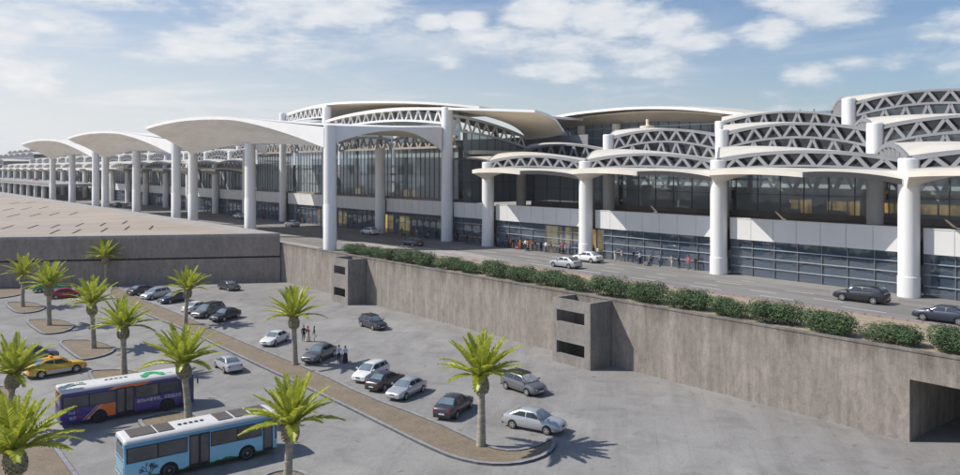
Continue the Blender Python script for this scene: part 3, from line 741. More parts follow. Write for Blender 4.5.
# sloping end truss under the overhang
zt = lambda p: lerp(28.3,24.9,p)+.55*4*p*(1-p); zb = lambda p: lerp(25.7,23.0,p)+.5*4*p*(1-p)
truss(hb, 'end_truss', 'steelwhite', (SH[0]-.9,T1+.6), (111.6,103), zb, zt, 8, .36, .34)
mb = MB(); mb.grid(lambda p, q: (lerp(110.4,112.0,p), lerp(86.7,103,p), lerp(12.9, zb(p)-.2, q)), 8, 1); g = gpart(mb, 'end_glazing', ['glass_hall'], hb)
mb = MB()
for i in range(9): p = i/8; mb.bar((lerp(110.4,112,p)-.1,lerp(86.7,103,p),12.9),(lerp(110.4,112,p)-.1,lerp(86.7,103,p),zb(p)),.12)
for z in (16.4,21.6): mb.bar((110.3,86.7,z),(111.9,103,z),.2,.25)
gpart(mb, 'mullions', ['mullion'], hb, parent=g)
mb = MB(); mb.grid(lambda p,q: (lerp(110.9+.9*p,124,q), lerp(T1+1.2,103,p), zt(p)+.15+1.6*q), 8, 3); gpart(mb, 'inner_ceiling', ['soffit_plain'], hb)
mb = MB(); mb.box((109.2,88,21.5),(112.2,104,22.2)); gpart(mb, 'ledge', ['soffit_pale'], hb)
# front roof B1 : near edge over the arch, swept overhang towards the right
EDGE = [(SH[2]+1,83.0,29.35),(148,82.4,29.95),(138,82.2,30.35),(126,82.3,30.42),(115,82.7,30.0),(107,83.4,29.5),(98,84.8,28.85),(91.2,86.2,28.35)]
EDGE2 = [(91.2,86.2,28.35),(91.6,89.5,27.9),(93.0,93.0,27.1),(95.2,96.4,26.0),(96.4,98.0,25.4)]
BACK = [(SH[2]+1,118,31.6),(148,118,31.8),(138,117,31.6),(126,115,31.2),(118,112,30.0),(113.5,106,27.4),(112.6,104,25.6),(112.0,103.2,24.95)]
def poly_at(pl, p):
    x = p*(len(pl)-1); i = min(int(x), len(pl)-2); f = x-i
    return [lerp(a,b,f) for a,b in zip(pl[i],pl[i+1])]
def catm(pl, p):
    x = p*(len(pl)-1); i = min(int(x), len(pl)-2); f = x-i
    g = lambda k: pl[max(0,min(len(pl)-1,k))]
    return [.5*((2*b)+(-a+c)*f+(2*a-5*b+4*c-d)*f*f+(-a+3*b-3*c+d)*f**3) for a,b,c,d in zip(g(i-1),g(i),g(i+1),g(i+2))]
SID = EDGE2+[(104,101,25.0),(112.0,103.2,24.95)]
def b1(p, q):
    a = catm(EDGE,p); b = catm(BACK,p); 
    if p > .86:                                   # blend the right end into the swept side edge
        k = (p-.86)/.14; c = catm(SID,q); lin = [lerp(x,y,q) for x,y in zip(a,b)]
        return [lerp(x,y,k**2) for x,y in zip(lin,c)]
    return [lerp(x,y,q) for x,y in zip(a,b)]
mb = MB(); mb.shell(b1, 40, 14, .42, 0, 1, 2); gpart(mb, 'front_roof', ['cream','soffit_plain','fascia'], hb, 40)
# higher roof B2 behind it
E2 = [(SH[3]+2,84.4,32.2),(170,84.2,32.9),(160,84.4,33.5),(150,85.5,33.5),(138,88,33.0),(126,91,32.1),(116,95,30.9)]
def b2(p, q):
    a = catm(E2,p); return [a[0], lerp(a[1],124,q), a[2]-.4*math.sin(PI*q)-1.2*q]
mb = MB(); mb.shell(b2, 24, 6, .45, 0, 1, 2); gpart(mb, 'rear_roof', ['cream','soffit_plain','fascia'], hb, 40)

# ================================================================ wide hall far behind (flat sweeping roof)
cb = groot('rear_hall', 100, 128, 6, 'wide rear hall under a long low sweeping roof behind the zigzag trusses', 'airport terminal')
EC = [(130,123.2,29.6),(124.5,121.5,30.15),(117,120.8,30.75),(108,120.2,31.0),(98,120.0,30.95),(87,120.2,30.2),(76,121,28.6),(66,122.5,26.8)]
def rc(p, q):
    a = catm(EC,p); k = .35 if q > .5 else 0
    return [a[0], a[1]+30*q, a[2]+.5*math.sin(PI*min(1,q*1.3))]
mb = MB(); mb.shell(rc, 30, 8, .5, 0, 1, 2); gpart(mb, 'roof', ['cream','soffit_plain','fascia'], cb, 40)
def under(p, q):
    a = catm(EC,p); return [a[0], a[1]+3.0+4.0*q, a[2]-.55-lerp(.15,1.75,q)]
mb = MB(); mb.shell(under, 30, 2, .3, 1, 1, 1); gpart(mb, 'inner_soffit', ['cream','soffit_plain','steelshade'], cb, 40)
mb = MB(); mb.grid(lambda p,q: (lerp(136,66,p), 127.2, lerp(12, catm(EC,min(1,max(0,(130-lerp(136,66,p))/64)))[2]-1.2, q)), 24, 1); g = gpart(mb, 'glazing', ['glass_hall'], cb)
mb = MB()
for i in range(29): s = lerp(136,66,i/28); mb.box((s-.08,127.0,12),(s+.08,127.15,29))
for z in (20.5,23,25.5,27.4): mb.box((66,126.96,z-.12),(136,127.14,z+.12),1)
gpart(mb, 'mullions', ['mullion','mullion_pale'], cb, parent=g)
mb = MB(); mb.box((66,133,12),(136,133.3,29),0)
gpart(mb, 'interior_wall', ['seatblue'], cb)
for s in (128,118,108): 
    mb = MB(); mb.lathe((s,125.5,0), [(.9,12),(.9,28.2)], 20); gpart(mb, 'column', ['soffit_pale'], cb, 35)
mb = MB(); mb.lathe((93.5,117.5,0), [(1.4,26.1),(1.4,26.9),(.5,27.0),(.28,27.1),(.28,28.2)], 16); gpart(mb, 'mast', ['soffit_plain'], cb, 35)

# ================================================================ far terminal, same kit, behind the tall canopies
fb = groot('terminal_building', 330, 95, 6, 'distant terminal with small stacked arched roofs seen between the tall canopy columns on the left', 'airport terminal')
SF = [199.6+P_*k for k in range(1,19)]
for i, sa in enumerate(SF):
    column(fb, sa, T1, 6, 20.0, 1.0)
    low_canopy(fb, sa)
    zt = arcz(19.95,.95,19.75); zb = arcz(18.9,.45,18.7)
    truss(fb, 'front_truss', 'steel', (sa-.9,T1), (sa-P_+.9,T1), zb, zt, 7, seg=10); clerestory(fb, sa, T1, zb, zt)
    roof_cell(fb, sa, T1, 20.0, n=8)
    s2 = sa+DS; lo, hi = arcz(22.0,1.3,21.85), arcz(24.0,1.15,23.8)
    column(fb, s2, T2, 11.9, 24.7)
    truss(fb, 'upper_truss', 'steel', (s2-.9,T2), (s2-P_+.9,T2), lambda p: 20.3, lo, 7, bottom=False, seg=10)
    truss(fb, 'upper_truss', 'steel', (s2-.9,T2), (s2-P_+.9,T2), lo, hi, 7, bottom=False, seg=10); clerestory(fb, s2, T2, lambda p: 20.2, hi)
    roof_cell(fb, s2, T2, 24.05, 1.1, n=8)
    if i > 1:
        s3 = sa+2*DS; lo = arcz(26.8,1.25); column(fb, s3, T3, 11.9, 28.4)
        truss(fb, 'upper_truss', 'steel', (s3-.9,T3), (s3-P_+.9,T3), lambda p: 24.7, lo, 7, bottom=False, seg=10); clerestory(fb, s3, T3, lambda p: 24.6, lo)
        if i > 7:
            hi = arcz(28.6,1.25); truss(fb, 'upper_truss', 'steel', (s3-.9,T3), (s3-P_+.9,T3), lo, hi, 7, bottom=False, seg=10); clerestory(fb, s3, T3, lo, hi); roof_cell(fb, s3, T3, 28.6, 1.2, n=8)
        else: roof_cell(fb, s3, T3, 26.85, 1.2, n=8)
    band(fb, sa-P_+1.05, sa-1.05)
    glazing(fb, 'ground_floor_glazing', 'glass_low', sa-P_+1, sa-1, 84.75, 6.05, 10.35, 7, [7.1,8.25,9.35])
    glazing(fb, 'upper_glazing', 'glass', sa-P_+.5, sa-.5, 95, 12.0, 20.0, 8, [15.2,18.6])
s1 = SF[-1]
mb = MB(); mb.box((200,84.9,11.6),(s1,118,11.88)); gpart(mb, 'terrace_deck', ['deck'], fb)
mb = MB(); mb.box((200,100,6),(s1,100.3,11.5)); mb.box((200,118,11.9),(s1,118.3,20)); gpart(mb, 'interior_wall', ['interior'], fb)

# ================================================================ tall drop-off canopies
def tall_canopy():
    s0 = 110.6; s2 = s0+62.0; sm = s0+31.1; tc = 60.0
    r = groot('entrance_canopy', s0, tc, 6, '', 'canopy', 'tall drop-off canopies in front of the terminal')
    for i, s in enumerate((s0,sm,s2)):
        top = (25.75,23.6,22.5)[i]
        mb = MB(); mb.lathe((s,tc,0), [(1.0,6),(1.012,14),(1.0,top)], 28); c = gpart(mb, 'column', ['white'], r, 35)
        mb = MB(); mb.lathe((s,tc,0), [(1.06,6),(1.06,13.2),(1.02,13.3)], 28); gpart(mb, 'column_sleeve', ['white'], r, 35, parent=c)
    Tp = (s2+.5,50.2,27.75); K = (s0+25.6,54.2,28.15); Rr = (s0,tc-1.05,25.5)
    pk = .59
    def F(p):
        if p < pk:
            u = p/pk; return (lerp(Tp[0],K[0],u), lerp(Tp[1],K[1],u)-.4*4*u*(1-u), lerp(Tp[2],K[2],u)+.75*4*u*(1-u))
        u = (p-pk)/(1-pk); return (lerp(K[0],Rr[0],u), lerp(K[1],Rr[1],u), lerp(K[2],Rr[2],u))
    def low(p):
        a = F(p)
        if p < pk: return (a[0],a[1],a[2]-.55)
        u = (p-pk)/(1-pk); return (a[0],a[1],a[2]-.55-2.75*u**1.7)
    def I(p):
        z = 22.05+1.35*math.sin(PI*p)+.2*p
        return (lerp(s2,s0,p), tc-.2, z)
    def soff(p, q):
        a, b = low(p), I(p); k = q
        z = lerp(a[2],b[2], k**.85)+ .5*math.sin(PI*k)
        return (lerp(a[0],b[0],k), lerp(a[1],b[1],k), z)
    mb = MB(); mb.grid(soff, 40, 10, 0); gpart(mb, 'front_soffit', ['soffit'], r, 60)
    mb = MB(); mb.grid(lambda p,q: tuple(lerp(x,y,q) for x,y in zip(low(p),F(p))), 40, 1, 0)
    for d in (0,):
        mb.grid(lambda p,q: (lambda a,b: (lerp(a[0],b[0],q),lerp(a[1],b[1],q),lerp(a[2],b[2],q)))(soff(0,p),(lerp(Tp[0],s2,p),lerp(Tp[1],tc,p),lerp(Tp[2],25.6,p))), 8, 1, 0)
    gpart(mb, 'front_edge', ['fascia'], r, 50)
    # near end: arched plate with a blunt nose
    N = (s0-3.7,70.0); Bk = (s0+.3,82.3)
    def pl(p):
        if p < .45: u = p/.45; s,t = lerp(s0,N[0],u), lerp(tc,N[1],u); zt = lerp(25.75,25.65,u)
        else: u = (p-.45)/.55; s,t = lerp(N[0],Bk[0],u), lerp(N[1],Bk[1],u); zt = lerp(25.65,26.3,u)
        return s,t,zt
    def plate(p, q):
        s,t,zt = pl(p); zb = 25.15-3.05*abs((p-.48)/.52)**2.0
        return (s,t,lerp(zb,zt,q))
    mb = MB(); mb.grid(plate, 30, 2, 0); mb.grid(lambda p,q: (plate(p,q)[0]+.45,plate(p,q)[1],plate(p,q)[2]), 30, 2, 0)
    mb.grid(lambda p,q: (plate(p,0)[0]+.45*q,)+plate(p,0)[1:], 30, 1, 0); mb.grid(lambda p,q: (plate(p,1)[0]+.45*q,)+plate(p,1)[1:], 30, 1, 0)
    gpart(mb, 'end_plate', ['fascia'], r, 50)
    def dome(p, q):
        a = I(p); e = plate(q,0); 
        z = a[2]+(25.95-a[2])*math.sin(PI/2*q)**.7
        k = p**4
        return (lerp(a[0], e[0]+.2, k), lerp(lerp(tc,82.5,q), e[1], k), lerp(z, e[2]+.05, k))
    mb = MB(); mb.grid(dome, 24, 12, 0); gpart(mb, 'rear_soffit', ['soffit_plain'], r, 60)
    def roof(p, q):
        a = F(p); e = pl(q); k = p**6
        b = (lerp(s2,s0,p), 82.5, 26.8)
        pt = [lerp(x,y,q) for x,y in zip(a,b)]; pt[2] += .5*math.sin(PI*q)*(1-p)
        return [lerp(x,y,k) for x,y in zip(pt,e)]
    mb = MB(); mb.grid(roof, 30, 10, 0); gpart(mb, 'roof', ['fascia'], r, 50)
    return r
can = tall_canopy()
for i, lab in enumerate(('nearest and largest sweeping white canopy on tall columns, in front of the central hall',
                         'middle sweeping white canopy on tall columns, between the largest and the smallest one',
                         'farthest sweeping white canopy on tall columns, smallest, at the left edge')):
    o = can if i == 0 else copy_tree(can)
    o['label'] = lab; p = W(110.6+73.2*i, 60, 6); o.location = p
for o in [o for o in scene.objects if 'origin' in o]: pass

# ================================================================ elevated approach road, far left
r = groot('elevated_road', 420, 72, 6, 'elevated approach road on short piers leading to the distant terminal, far left', 'viaduct')
mb = MB(); mb.box((345,64,11.6),(900,82,12.6)); gpart(mb, 'bridge_deck', ['roofgrey'], r)
mb = MB(); mb.box((345,63.8,12.6),(900,64.1,13.4)); gpart(mb, 'parapet', ['bunkerlip'], r)
for s in range(352,700,17):
    mb = MB(); mb.lathe((s,66,0), [(.8,6),(.8,11.6)], 12); gpart(mb, 'pier', ['fascia'], r, 35)

# ================================================================ farthest terminal, only its top shows at the left edge
r = groot('terminal_building', 690, 100, 6, 'farthest hazy terminal block with arched roofs at the extreme left edge of the skyline', 'airport terminal')
for k in range(9):
    sa = 640+26*k
    mb = MB(); mb.lathe((sa,86,0), [(1.2,6),(1.2,26)], 12); gpart(mb, 'column', ['white'], r, 35)
    for t, zz in ((86,23.5),(104,28.5),(122,33.0)):
        truss(r, 'roof_truss', 'steel', (sa,t), (sa-26,t), lambda p, zz=zz: zz-2.2, arcz(zz,1.6), 7, .5, .6, seg=8)
        mb = MB(); mb.shell(lambda p,q,t=t,zz=zz: (sa-26*p, t+18*q, zz+.4+1.6*4*p*(1-p)*(1-.5*q)), 8, 3, .4); gpart(mb, 'roof_shell', ['cream','soffit_plain','fascia'], r, 40)
        mb = MB(); mb.quad((sa,t+1,zz-8),(sa-26,t+1,zz-8),(sa-26,t+1,zz),(sa,t+1,zz)); gpart(mb, 'glazing', ['glass_dark'], r)
mb = MB(); mb.box((614,90,6),(874,140,22)); gpart(mb, 'core', ['seatblue'], r)
# ================================================================ palms
def frond_mesh(mb, q, yaw, rise, L, droop):
    # one feather leaf: arched midrib with close-set leaflets in a shallow V
    pts = []; n = 9; p = Vector((0,0,0)); pitch = rise
    dirh = Vector((math.cos(yaw), math.sin(yaw), 0)); sd = Vector((-math.sin(yaw), math.cos(yaw), 0))
    for i in range(n+1):
        pts.append(p.copy()); p = p+(dirh*math.cos(pitch)+Vector((0,0,1))*math.sin(pitch))*(L/n); pitch -= droop*(.35+1.3*i/n)/n
    o = dirh*.2
    pts = [a+o for a in pts]
    mb.tube(pts, [.032*(1-.75*i/n) for i in range(n+1)], 5, 0)
    m = 46
    for k in range(m):
        f = .07+.93*k/(m-1); x = f*n; i = min(int(x), n-1); a = pts[i].lerp(pts[i+1], x-i); ax = (pts[i+1]-pts[i]).normalized()
        up = sd.cross(ax).normalized()*-1
        if up.z < 0: up = -up
        ll = .53*min(1,.35+f*2.4)*(1-.62*max(0,(f-.45)/.55)**1.3)*L/2.7*q.uniform(.85,1.12)
        for sgn in (-1,1):
            d = (ax*(.62+.5*f)+sd*sgn*.85+up*(.42-.3*f)+Vector((0,0,-1))*.10+Vector((q.uniform(-.12,.12),q.uniform(-.12,.12),q.uniform(-.12,.12)))).normalized()
            w = ax*.036*L/2.7
            tip = a+d*ll+Vector((0,0,-.10*ll))
            mid = a+d*ll*.5+up*.02
            mb.add([a-w*.8, a+w*.8, mid+w*1.25, tip, mid-w*1.25], [(0,1,2,3,4)], 0)
def palm_meshes(seed):
    q = random.Random(seed)
    mb = MB(); HT = 4.35
    prof = []; N = 34
    for i in range(N+1):
        z = HT*.80*i/N; r = lerp(.285,.235,min(1,i/N*1.4))+(.05*math.exp(-z*2.2)); prof.append((r+(.018 if i%2 else -.008)+q.uniform(-.006,.006), z))
    bx, by = q.uniform(-.1,.1), q.uniform(-.1,.1)
    mb.lathe((0,0,0), prof, 16)
    bend = lambda p: Vector((p.x+bx*(p.z/HT)**2*2, p.y+by*(p.z/HT)**2*2, p.z))
    trunk = mb.mesh('trunk', ['bark'], 50, bend)
    mb = MB(); B0 = HT*.80
    prof = [(.27,B0-.1),(.34,B0+.08),(.43,B0+.32),(.47,B0+.55),(.45,B0+.8),(.38,B0+1.02),(.31,B0+1.15),(.22,B0+1.2)]
    mb.lathe((0,0,0), prof, 18)
    for row in range(9):                         # cut leaf bases
        z = B0+.08+row*.115
        for k in range(11):
            a = 2*PI*(k+.5*(row%2))/11; rr = .33+.14*math.sin(PI*min(1,max(0,(z-B0+.05)/1.1)))
            c = Vector((rr*math.cos(a), rr*math.sin(a), z)); o = Vector((math.cos(a),math.sin(a),.55))
            mb.bar(c-o*.05, c+o*.085, .13, .07)
    boots = mb.mesh('leaf_boots', ['boot'], 50, bend)
    mb = MB()
    for k in range(26):
        a = q.uniform(0,2*PI); c = Vector((.33*math.cos(a), .33*math.sin(a), B0+1.08)); mb.tube([c, c+Vector((.12*math.cos(a),.12*math.sin(a),.14)), c+Vector((.22*math.cos(a),.22*math.sin(a),.05))], [.045,.05,.03], 5)
    ring = mb.mesh('fruit_stalks', ['dates'], 50, bend)
    mb = MB(); nf = 30
    for k in range(nf):
        yaw = k*2.39996+q.uniform(-.18,.18); f = k/(nf-1)
        rise = lerp(R(86), R(10), f**.95)+q.uniform(-.09,.09)
        frond_mesh(mb, q, yaw, rise, q.uniform(2.6,3.15), lerp(R(22),R(46),f)+q.uniform(-.1,.1))
    top = bend(Vector((0,0,B0+1.12)))
    crown = mb.mesh('crown', ['frond'], None, lambda p: p+top, weld=False, recalc=False)
    return trunk, boots, ring, crown
PM = [palm_meshes(s) for s in (11,12,13,14)]
def palm(p, k, yaw, sc, label):
    r = link('palm_tree', None); r.location = p; r.rotation_euler = (rng.uniform(-.035,.035),rng.uniform(-.035,.035),yaw); r.scale = (sc,sc,sc*rng.uniform(.97,1.04))
    tag(r, label, 'palm tree', 'date palms in the car park')
    t, b, g, c = PM[k%4]
    for n, me in (('trunk',t),('leaf_boots',b),('fruit_stalks',g),('crown',c)): link(n, me, r)
def at_ring(u, v):          # ring of fruit stalks stands 4.6 m up
    Y = (H-4.6)*780.0/(v-168); return Vector(((u-480)/780.0*Y, Y, 0))
PALMS = [((481,447),'palm standing alone at the near rounded end of the diagonal strip'),
 ((295,365.5),'palm in the diagonal strip beside the dark saloon and the standing couple'),
 ((185.4,325),'palm in the diagonal strip beside the row of three cars, further back'),
 ((124,376),'palm behind the purple bus, between the taxi and the strip'),
 ((93.4,349),'palm standing in the bed just above the yellow taxi'),
 ((49,326),'palm in front of the red car, in the second bed from the left edge'),
 ((22.8,307.4),'palm in front of the green taxi, leftmost of the rear palms'),
 ((106,286.5),'palm close to the dark concrete wall, farthest of all'),
 ('r',(189,362.7),'palm between the purple bus and the blue bus'),
 ('r',(287,417),'palm overlapping the front of the blue bus, its base cut off by the bottom edge'),
 ('r',(8.5,369.7),'palm at the left edge whose crown hides the grey hatchback'),
 ('r',(20.5,453.7),'big palm in the bottom left corner overlapping the tail of the purple bus')]
for i, e in enumerate(PALMS):
    p = at_ring(*e[1]) if e[0] == 'r' else ground(*e[0])
    palm(p, i, i*1.7+.4, rng.uniform(.93,1.07), e[-1])

# ================================================================ clipped shrubs along the wall
def shrub_mesh(seed):
    q = random.Random(seed); mb = MB()
    lobes = [(Vector((q.uniform(-.95,.95)*1.15, q.uniform(-.55,.55), q.uniform(.55,1.15))), q.uniform(.55,.8)) for _ in range(11)]+[(Vector((x,0,.75)),.8) for x in (-.8,0,.8)]
    for _ in range(5200):
        c, r0 = q.choice(lobes); d = Vector((q.gauss(0,1),q.gauss(0,1),q.gauss(0,1))).normalized()
        p = c+d*r0*q.uniform(.72,1.08); p.z = max(.08,p.z)
        if p.z < .35 and q.random() < .4: continue
        n = (d+Vector((q.uniform(-.7,.7),q.uniform(-.7,.7),q.uniform(-.2,.9)))).normalized()
        e = n.cross(Vector((q.uniform(-1,1),q.uniform(-1,1),q.uniform(-1,1)))).normalized(); f = n.cross(e); s = q.uniform(.065,.125)
        mb.add([p-e*s*.45, p+f*s*.9*.4, p+e*s*1.1, p-f*s*.9*.4], [(0,1,2,3)])
    fol = mb.mesh('foliage', ['bushleaf'], None, None, weld=False, recalc=False)
    mb = MB()
    for k in range(9):
        a = q.uniform(0,2*PI); mb.tube([Vector((0,0,0)), Vector((math.cos(a)*.4,math.sin(a)*.3,.5)), Vector((math.cos(a)*.9,math.sin(a)*.6,1.05))], [.05,.035,.015], 5)
    return fol, mb.mesh('stems', ['twig'], 50)
SM = [shrub_mesh(s) for s in (1,2,3,4)]
def nth(n): return {1:'first',2:'second',3:'third',4:'fourth',5:'fifth',6:'sixth',7:'seventh',8:'eighth',9:'ninth',10:'tenth',11:'eleventh',12:'twelfth'}[n]
BS = [25.2+4.55*k-4.4 for k in range(0,19)]
for i, s in enumerate(BS):
    u = 480+780*W(s,64.5).x/W(s,64.5).y
    if s < 53: 
        n = sum(1 for x in BS if s <= x < 53); lab = '%s green shrub on the wall top to the right of the near tower' % nth(n)
    else:
        n = sum(1 for x in BS if 53 <= x <= s); lab = '%s green shrub on the wall top from the near tower leftwards' % nth(n)
    r = link('shrub', None); r.location = W(s+rng.uniform(-.3,.3), 60.3+rng.uniform(-.15,.15)-max(0,(s-75))*.02, 6.0); r.rotation_euler = (0,0,GRID_ROT+rng.choice((0,PI))+rng.uniform(-.2,.2))
    k = rng.uniform(1.10,1.36); r.scale = (k*1.13,k,k*rng.uniform(.72,.92))
    tag(r, lab, 'shrub', 'clipped shrubs along the retaining wall')
    f, st = SM[i%4]; link('foliage', f, r); link('stems', st, r)
# ================================================================ cars
# body data: L, W, body top profile [(x,z)], cabin x stations (rear base, rear top, front top, front base), roof height, wheel x, radius
KINDS = {
 'saloon': dict(L=4.62, W=1.80, prof=[(-2.31,.74),(-2.2,.93),(-1.95,1.0),(-1.5,1.03),(-.6,.99),(.6,.96),(1.0,.94),(1.6,.87),(2.05,.78),(2.25,.68),(2.31,.58)],
                cab=(-1.72,-.98,.28,1.12), roof=1.45, wx=(-1.38,1.36), wr=.325, pillars=(-.36,)),
 'hatchback': dict(L=4.35, W=1.80, prof=[(-2.17,.80),(-2.12,1.0),(-1.95,1.06),(-1.3,1.05),(-.5,1.02),(.6,.99),(1.0,.97),(1.55,.90),(1.95,.80),(2.12,.68),(2.17,.58)],
                cab=(-2.08,-1.62,.35,1.25), roof=1.55, wx=(-1.30,1.32), wr=.325, pillars=(-.45,-1.28)),
 'estate': dict(L=4.9, W=1.88, prof=[(-2.45,.82),(-2.4,1.02),(-2.2,1.10),(-1.4,1.10),(-.5,1.06),(.6,1.03),(1.1,1.0),(1.75,.93),(2.2,.82),(2.4,.70),(2.45,.6)],
                cab=(-2.34,-1.85,.45,1.35), roof=1.62, wx=(-1.45,1.47), wr=.355, pillars=(-.35,-1.35)),
}
def interp(tab, x):
    if x <= tab[0][0]: return tab[0][1]
    for (a,b),(c,d) in zip(tab, tab[1:]):
        if x <= c: return lerp(b,d,(x-a)/(c-a))
    return tab[-1][1]
def bool_cut(me, cutter):
    o = link('tmp', me); c = link('tmpc', cutter); m = o.modifiers.new('b', 'BOOLEAN'); m.object = c; m.operation = 'DIFFERENCE'; m.solver = 'EXACT'
    dg = bpy.context.evaluated_depsgraph_get(); dg.update()
    out = bpy.data.meshes.new_from_object(o.evaluated_get(dg)); bpy.data.objects.remove(o); bpy.data.objects.remove(c)
    return out
def car_meshes(kind):
    K = KINDS[kind]; L, Wd, roof = K['L'], K['W'], K['roof']; hw = Wd/2; h = L/2
    plan = lambda x: hw*(1-.16*max(0,(abs(x)-h*.55)/(h*.45))**2.2)
    xs = sorted(set([-h,-h+.05,-h+.14,-h*.85,-h*.7,-h*.55,-h*.4,-h*.2,0,h*.2,h*.4,h*.55,h*.7,h*.82,h*.9,h-.14,h-.05,h]))
    rings = []
    for x in xs:
        zt = interp(K['prof'], x); w = plan(x); zb = .22+.10*max(0,(abs(x)-h*.8)/(h*.2)); nose = max(0,(abs(x)-(h-.14))/.14)
        w *= 1-.05*nose**2; sh = min(zt-.06, zt*.86)
        half = [(0,zb),(w*.86,zb),(w*.965,zb+.1),(w,lerp(zb,zt,.42)),(w*.995,lerp(zb,zt,.62)),(w*.965,sh),(w*.90,zt-.02),(w*.78,zt),(w*.4,zt+.028),(0,zt+.035)]
        rings.append((x, half))
    mb = MB(); n = len(rings[0][1]); full = 2*n-2
    vs = []
    for x, half in rings:
        vs += [(x,-y,z) for y,z in half]+[(x,y,z) for y,z in half[-2:0:-1]]
    fs = [tuple(range(full-1,-1,-1)), tuple((len(rings)-1)*full+k for k in range(full))]
    for i in range(len(rings)-1):
        for k in range(full): fs.append((i*full+k, i*full+(k+1)%full, (i+1)*full+(k+1)%full, (i+1)*full+k))
    mb.add(vs, fs)
    body = mb.mesh('body', ['car_grey'])
    cut = MB()
    for x in K['wx']:
        for s in (-1,1): cut.lathe((x, s*(hw-.02), K['wr']), [(K['wr']+.055,-.24),(K['wr']+.055,.24)], 28, axis='y')
    body = bool_cut(body, cut.mesh('c', ['plastic']))
    bm = bmesh.new(); bm.from_mesh(body)
    # cabin as a second closed piece of the body shell
    xr0, xr1, xf1, xf0 = K['cab']; zb = lambda x: interp(K['prof'], x)-.05
    wb = lambda x: plan(x)*.90; wt = hw*.66
    st = [(xr0,0.0),(lerp(xr0,xr1,.5),.58),(xr1,.94),(lerp(xr1,xf1,.33),1.0),(lerp(xr1,xf1,.7),.995),(xf1,.94),(lerp(xf1,xf0,.5),.54),(xf0,0.0)]
    cvs = []; cn = 9
    for x, f in st:
        z0 = zb(x); z1 = lerp(z0+.03, roof, f); wtop = lerp(wb(x)*.97, wt, f)
        half = [(wb(x),z0),(lerp(wb(x),wtop,.55),lerp(z0,z1,.5)),(wtop,z1-.07*f),(wtop*.88,z1-.012*f),(0,z1+.03*f)]
        cvs += [(x,-y,z) for y,z in half]+[(x,y,z) for y,z in half[-2::-1]]
    cm = MB(); fs = [tuple(range(cn-1,-1,-1)), tuple((len(st)-1)*cn+k for k in range(cn))]
    for i in range(len(st)-1):
        for k in range(cn): fs.append((i*cn+k, i*cn+(k+1)%cn, (i+1)*cn+(k+1)%cn, (i+1)*cn+k))
    cm.add(cvs, fs); tmp = cm.mesh('cabin', ['car_grey']); bm.from_mesh(tmp)
    bm.to_mesh(body); bm.free()
    body.polygons.foreach_set('use_smooth', [True]*len(body.polygons)); body.set_sharp_from_angle(angle=R(38))
    out = {'body': body}
    # glass panes set 8 mm proud of the cabin
    def sidept(x, f, s):
        if x < xr1: k = (x-xr0)/(xr1-xr0); kk = min(1,k*1.16 if k<.5 else .58+(k-.5)*.72)
        elif x > xf1: k = (xf0-x)/(xf0-xf1); kk = min(1,k*1.08 if k<.5 else .54+(k-.5)*.8)
        else: kk = .96
        z0 = zb(x)+.05; z1 = lerp(zb(x)+.03, roof, kk)-.07*kk; wtop = lerp(wb(x)*.97, wt, kk); y = lerp(wb(x), wtop, f*.5/.5) 
        y = lerp(wb(x), wtop, f)+.014
        return (x, s*y, lerp(z0, z1, f))
    def pane(s, xa0, xb0, xa1, xb1):
        m = MB(); m.grid(lambda p, q: sidept(lerp(lerp(xa0,xa1,q),lerp(xb0,xb1,q),p), .10+.80*q, s), 6, 4)
        return m
    pl = [xr0+.16]+sorted(K['pillars'])+[xf0-.10]; tl = [xr1-.02]+sorted(K['pillars'])+[xf1+.06]
    for s, nm in ((-1,'r'),(1,'l')):
        for i in range(len(pl)-1):
            a0, b0, a1, b1 = pl[i]+.05, pl[i+1]-.05, tl[i]+.05, tl[i+1]-.05
            if b0-a0 < .2 and b1-a1 < .2: continue
            out.setdefault('side_window', []).append(pane(s,a0,b0,a1,b1).mesh('side_window', ['carglass'], 60))
    def screen(xa, xb, fa, fb, front):
        m = MB(); off = Vector((.018 if front else -.018, 0, .014))
        def fn(p, q):
            x = lerp(xa, xb, q); k = q
            z0 = zb(xa); f = (lerp(.0,.54,q*2) if q < .5 else lerp(.54,.94,(q-.5)*2)) if front else (lerp(0,.58,q*2) if q < .5 else lerp(.58,.94,(q-.5)*2))
            z = lerp(zb(x)+.03, roof, f); w = lerp(wb(x)*.97, wt, f)*.86
            yy = lerp(-1,1,p); return Vector((x, yy*w, z+.03*f*(1-yy*yy)-.012*f*yy*yy))+off
        m.grid(lambda p,q: fn(p,lerp(.13,.93,q)), 6, 6); return m.mesh('windscreen' if front else 'rear_window', ['carglass_pale'], 60)
    out['windscreen'] = screen(xf0, xf1, 0, .94, True); out['rear_window'] = screen(xr0, xr1, 0, .94, False)
    m = MB(); r = K['wr']; m.lathe((0,0,0), [(r*.62,-.11),(r*.96,-.115),(r,-.06),(r,.06),(r*.96,.115),(r*.62,.11)], 26, axis='y'); out['wheel'] = m.mesh('wheel', ['tyre'], 40)
    m = MB(); m.lathe((0,0,0), [(r*.64,-.118),(r*.66,-.124),(r*.60,-.118),(r*.56,-.06),(.02,-.06)], 26, 1, axis='y', cap=False)
    m.lathe((0,0,0), [(r*.66,-.118),(r*.66,-.126),(r*.57,-.126),(r*.57,-.118)], 26, 0, axis='y', cap=False)
    for k in range(5):
        a = 2*PI*k/5; e = Vector((math.cos(a),0,math.sin(a))); m.bar(Vector((0,-.105,0))+e*.03, Vector((0,-.112,0))+e*r*.6, .075, .03, 0, up=(0,1,0))
    m.lathe((0,0,0), [(.06,-.1),(.055,-.128),(.001,-.128)], 14, 0, axis='y', cap=False)
    out['rim'] = m.mesh('rim', ['rim','plastic'], 40)
    zf = interp(K['prof'], h-.1); zr = interp(K['prof'], -h+.1)
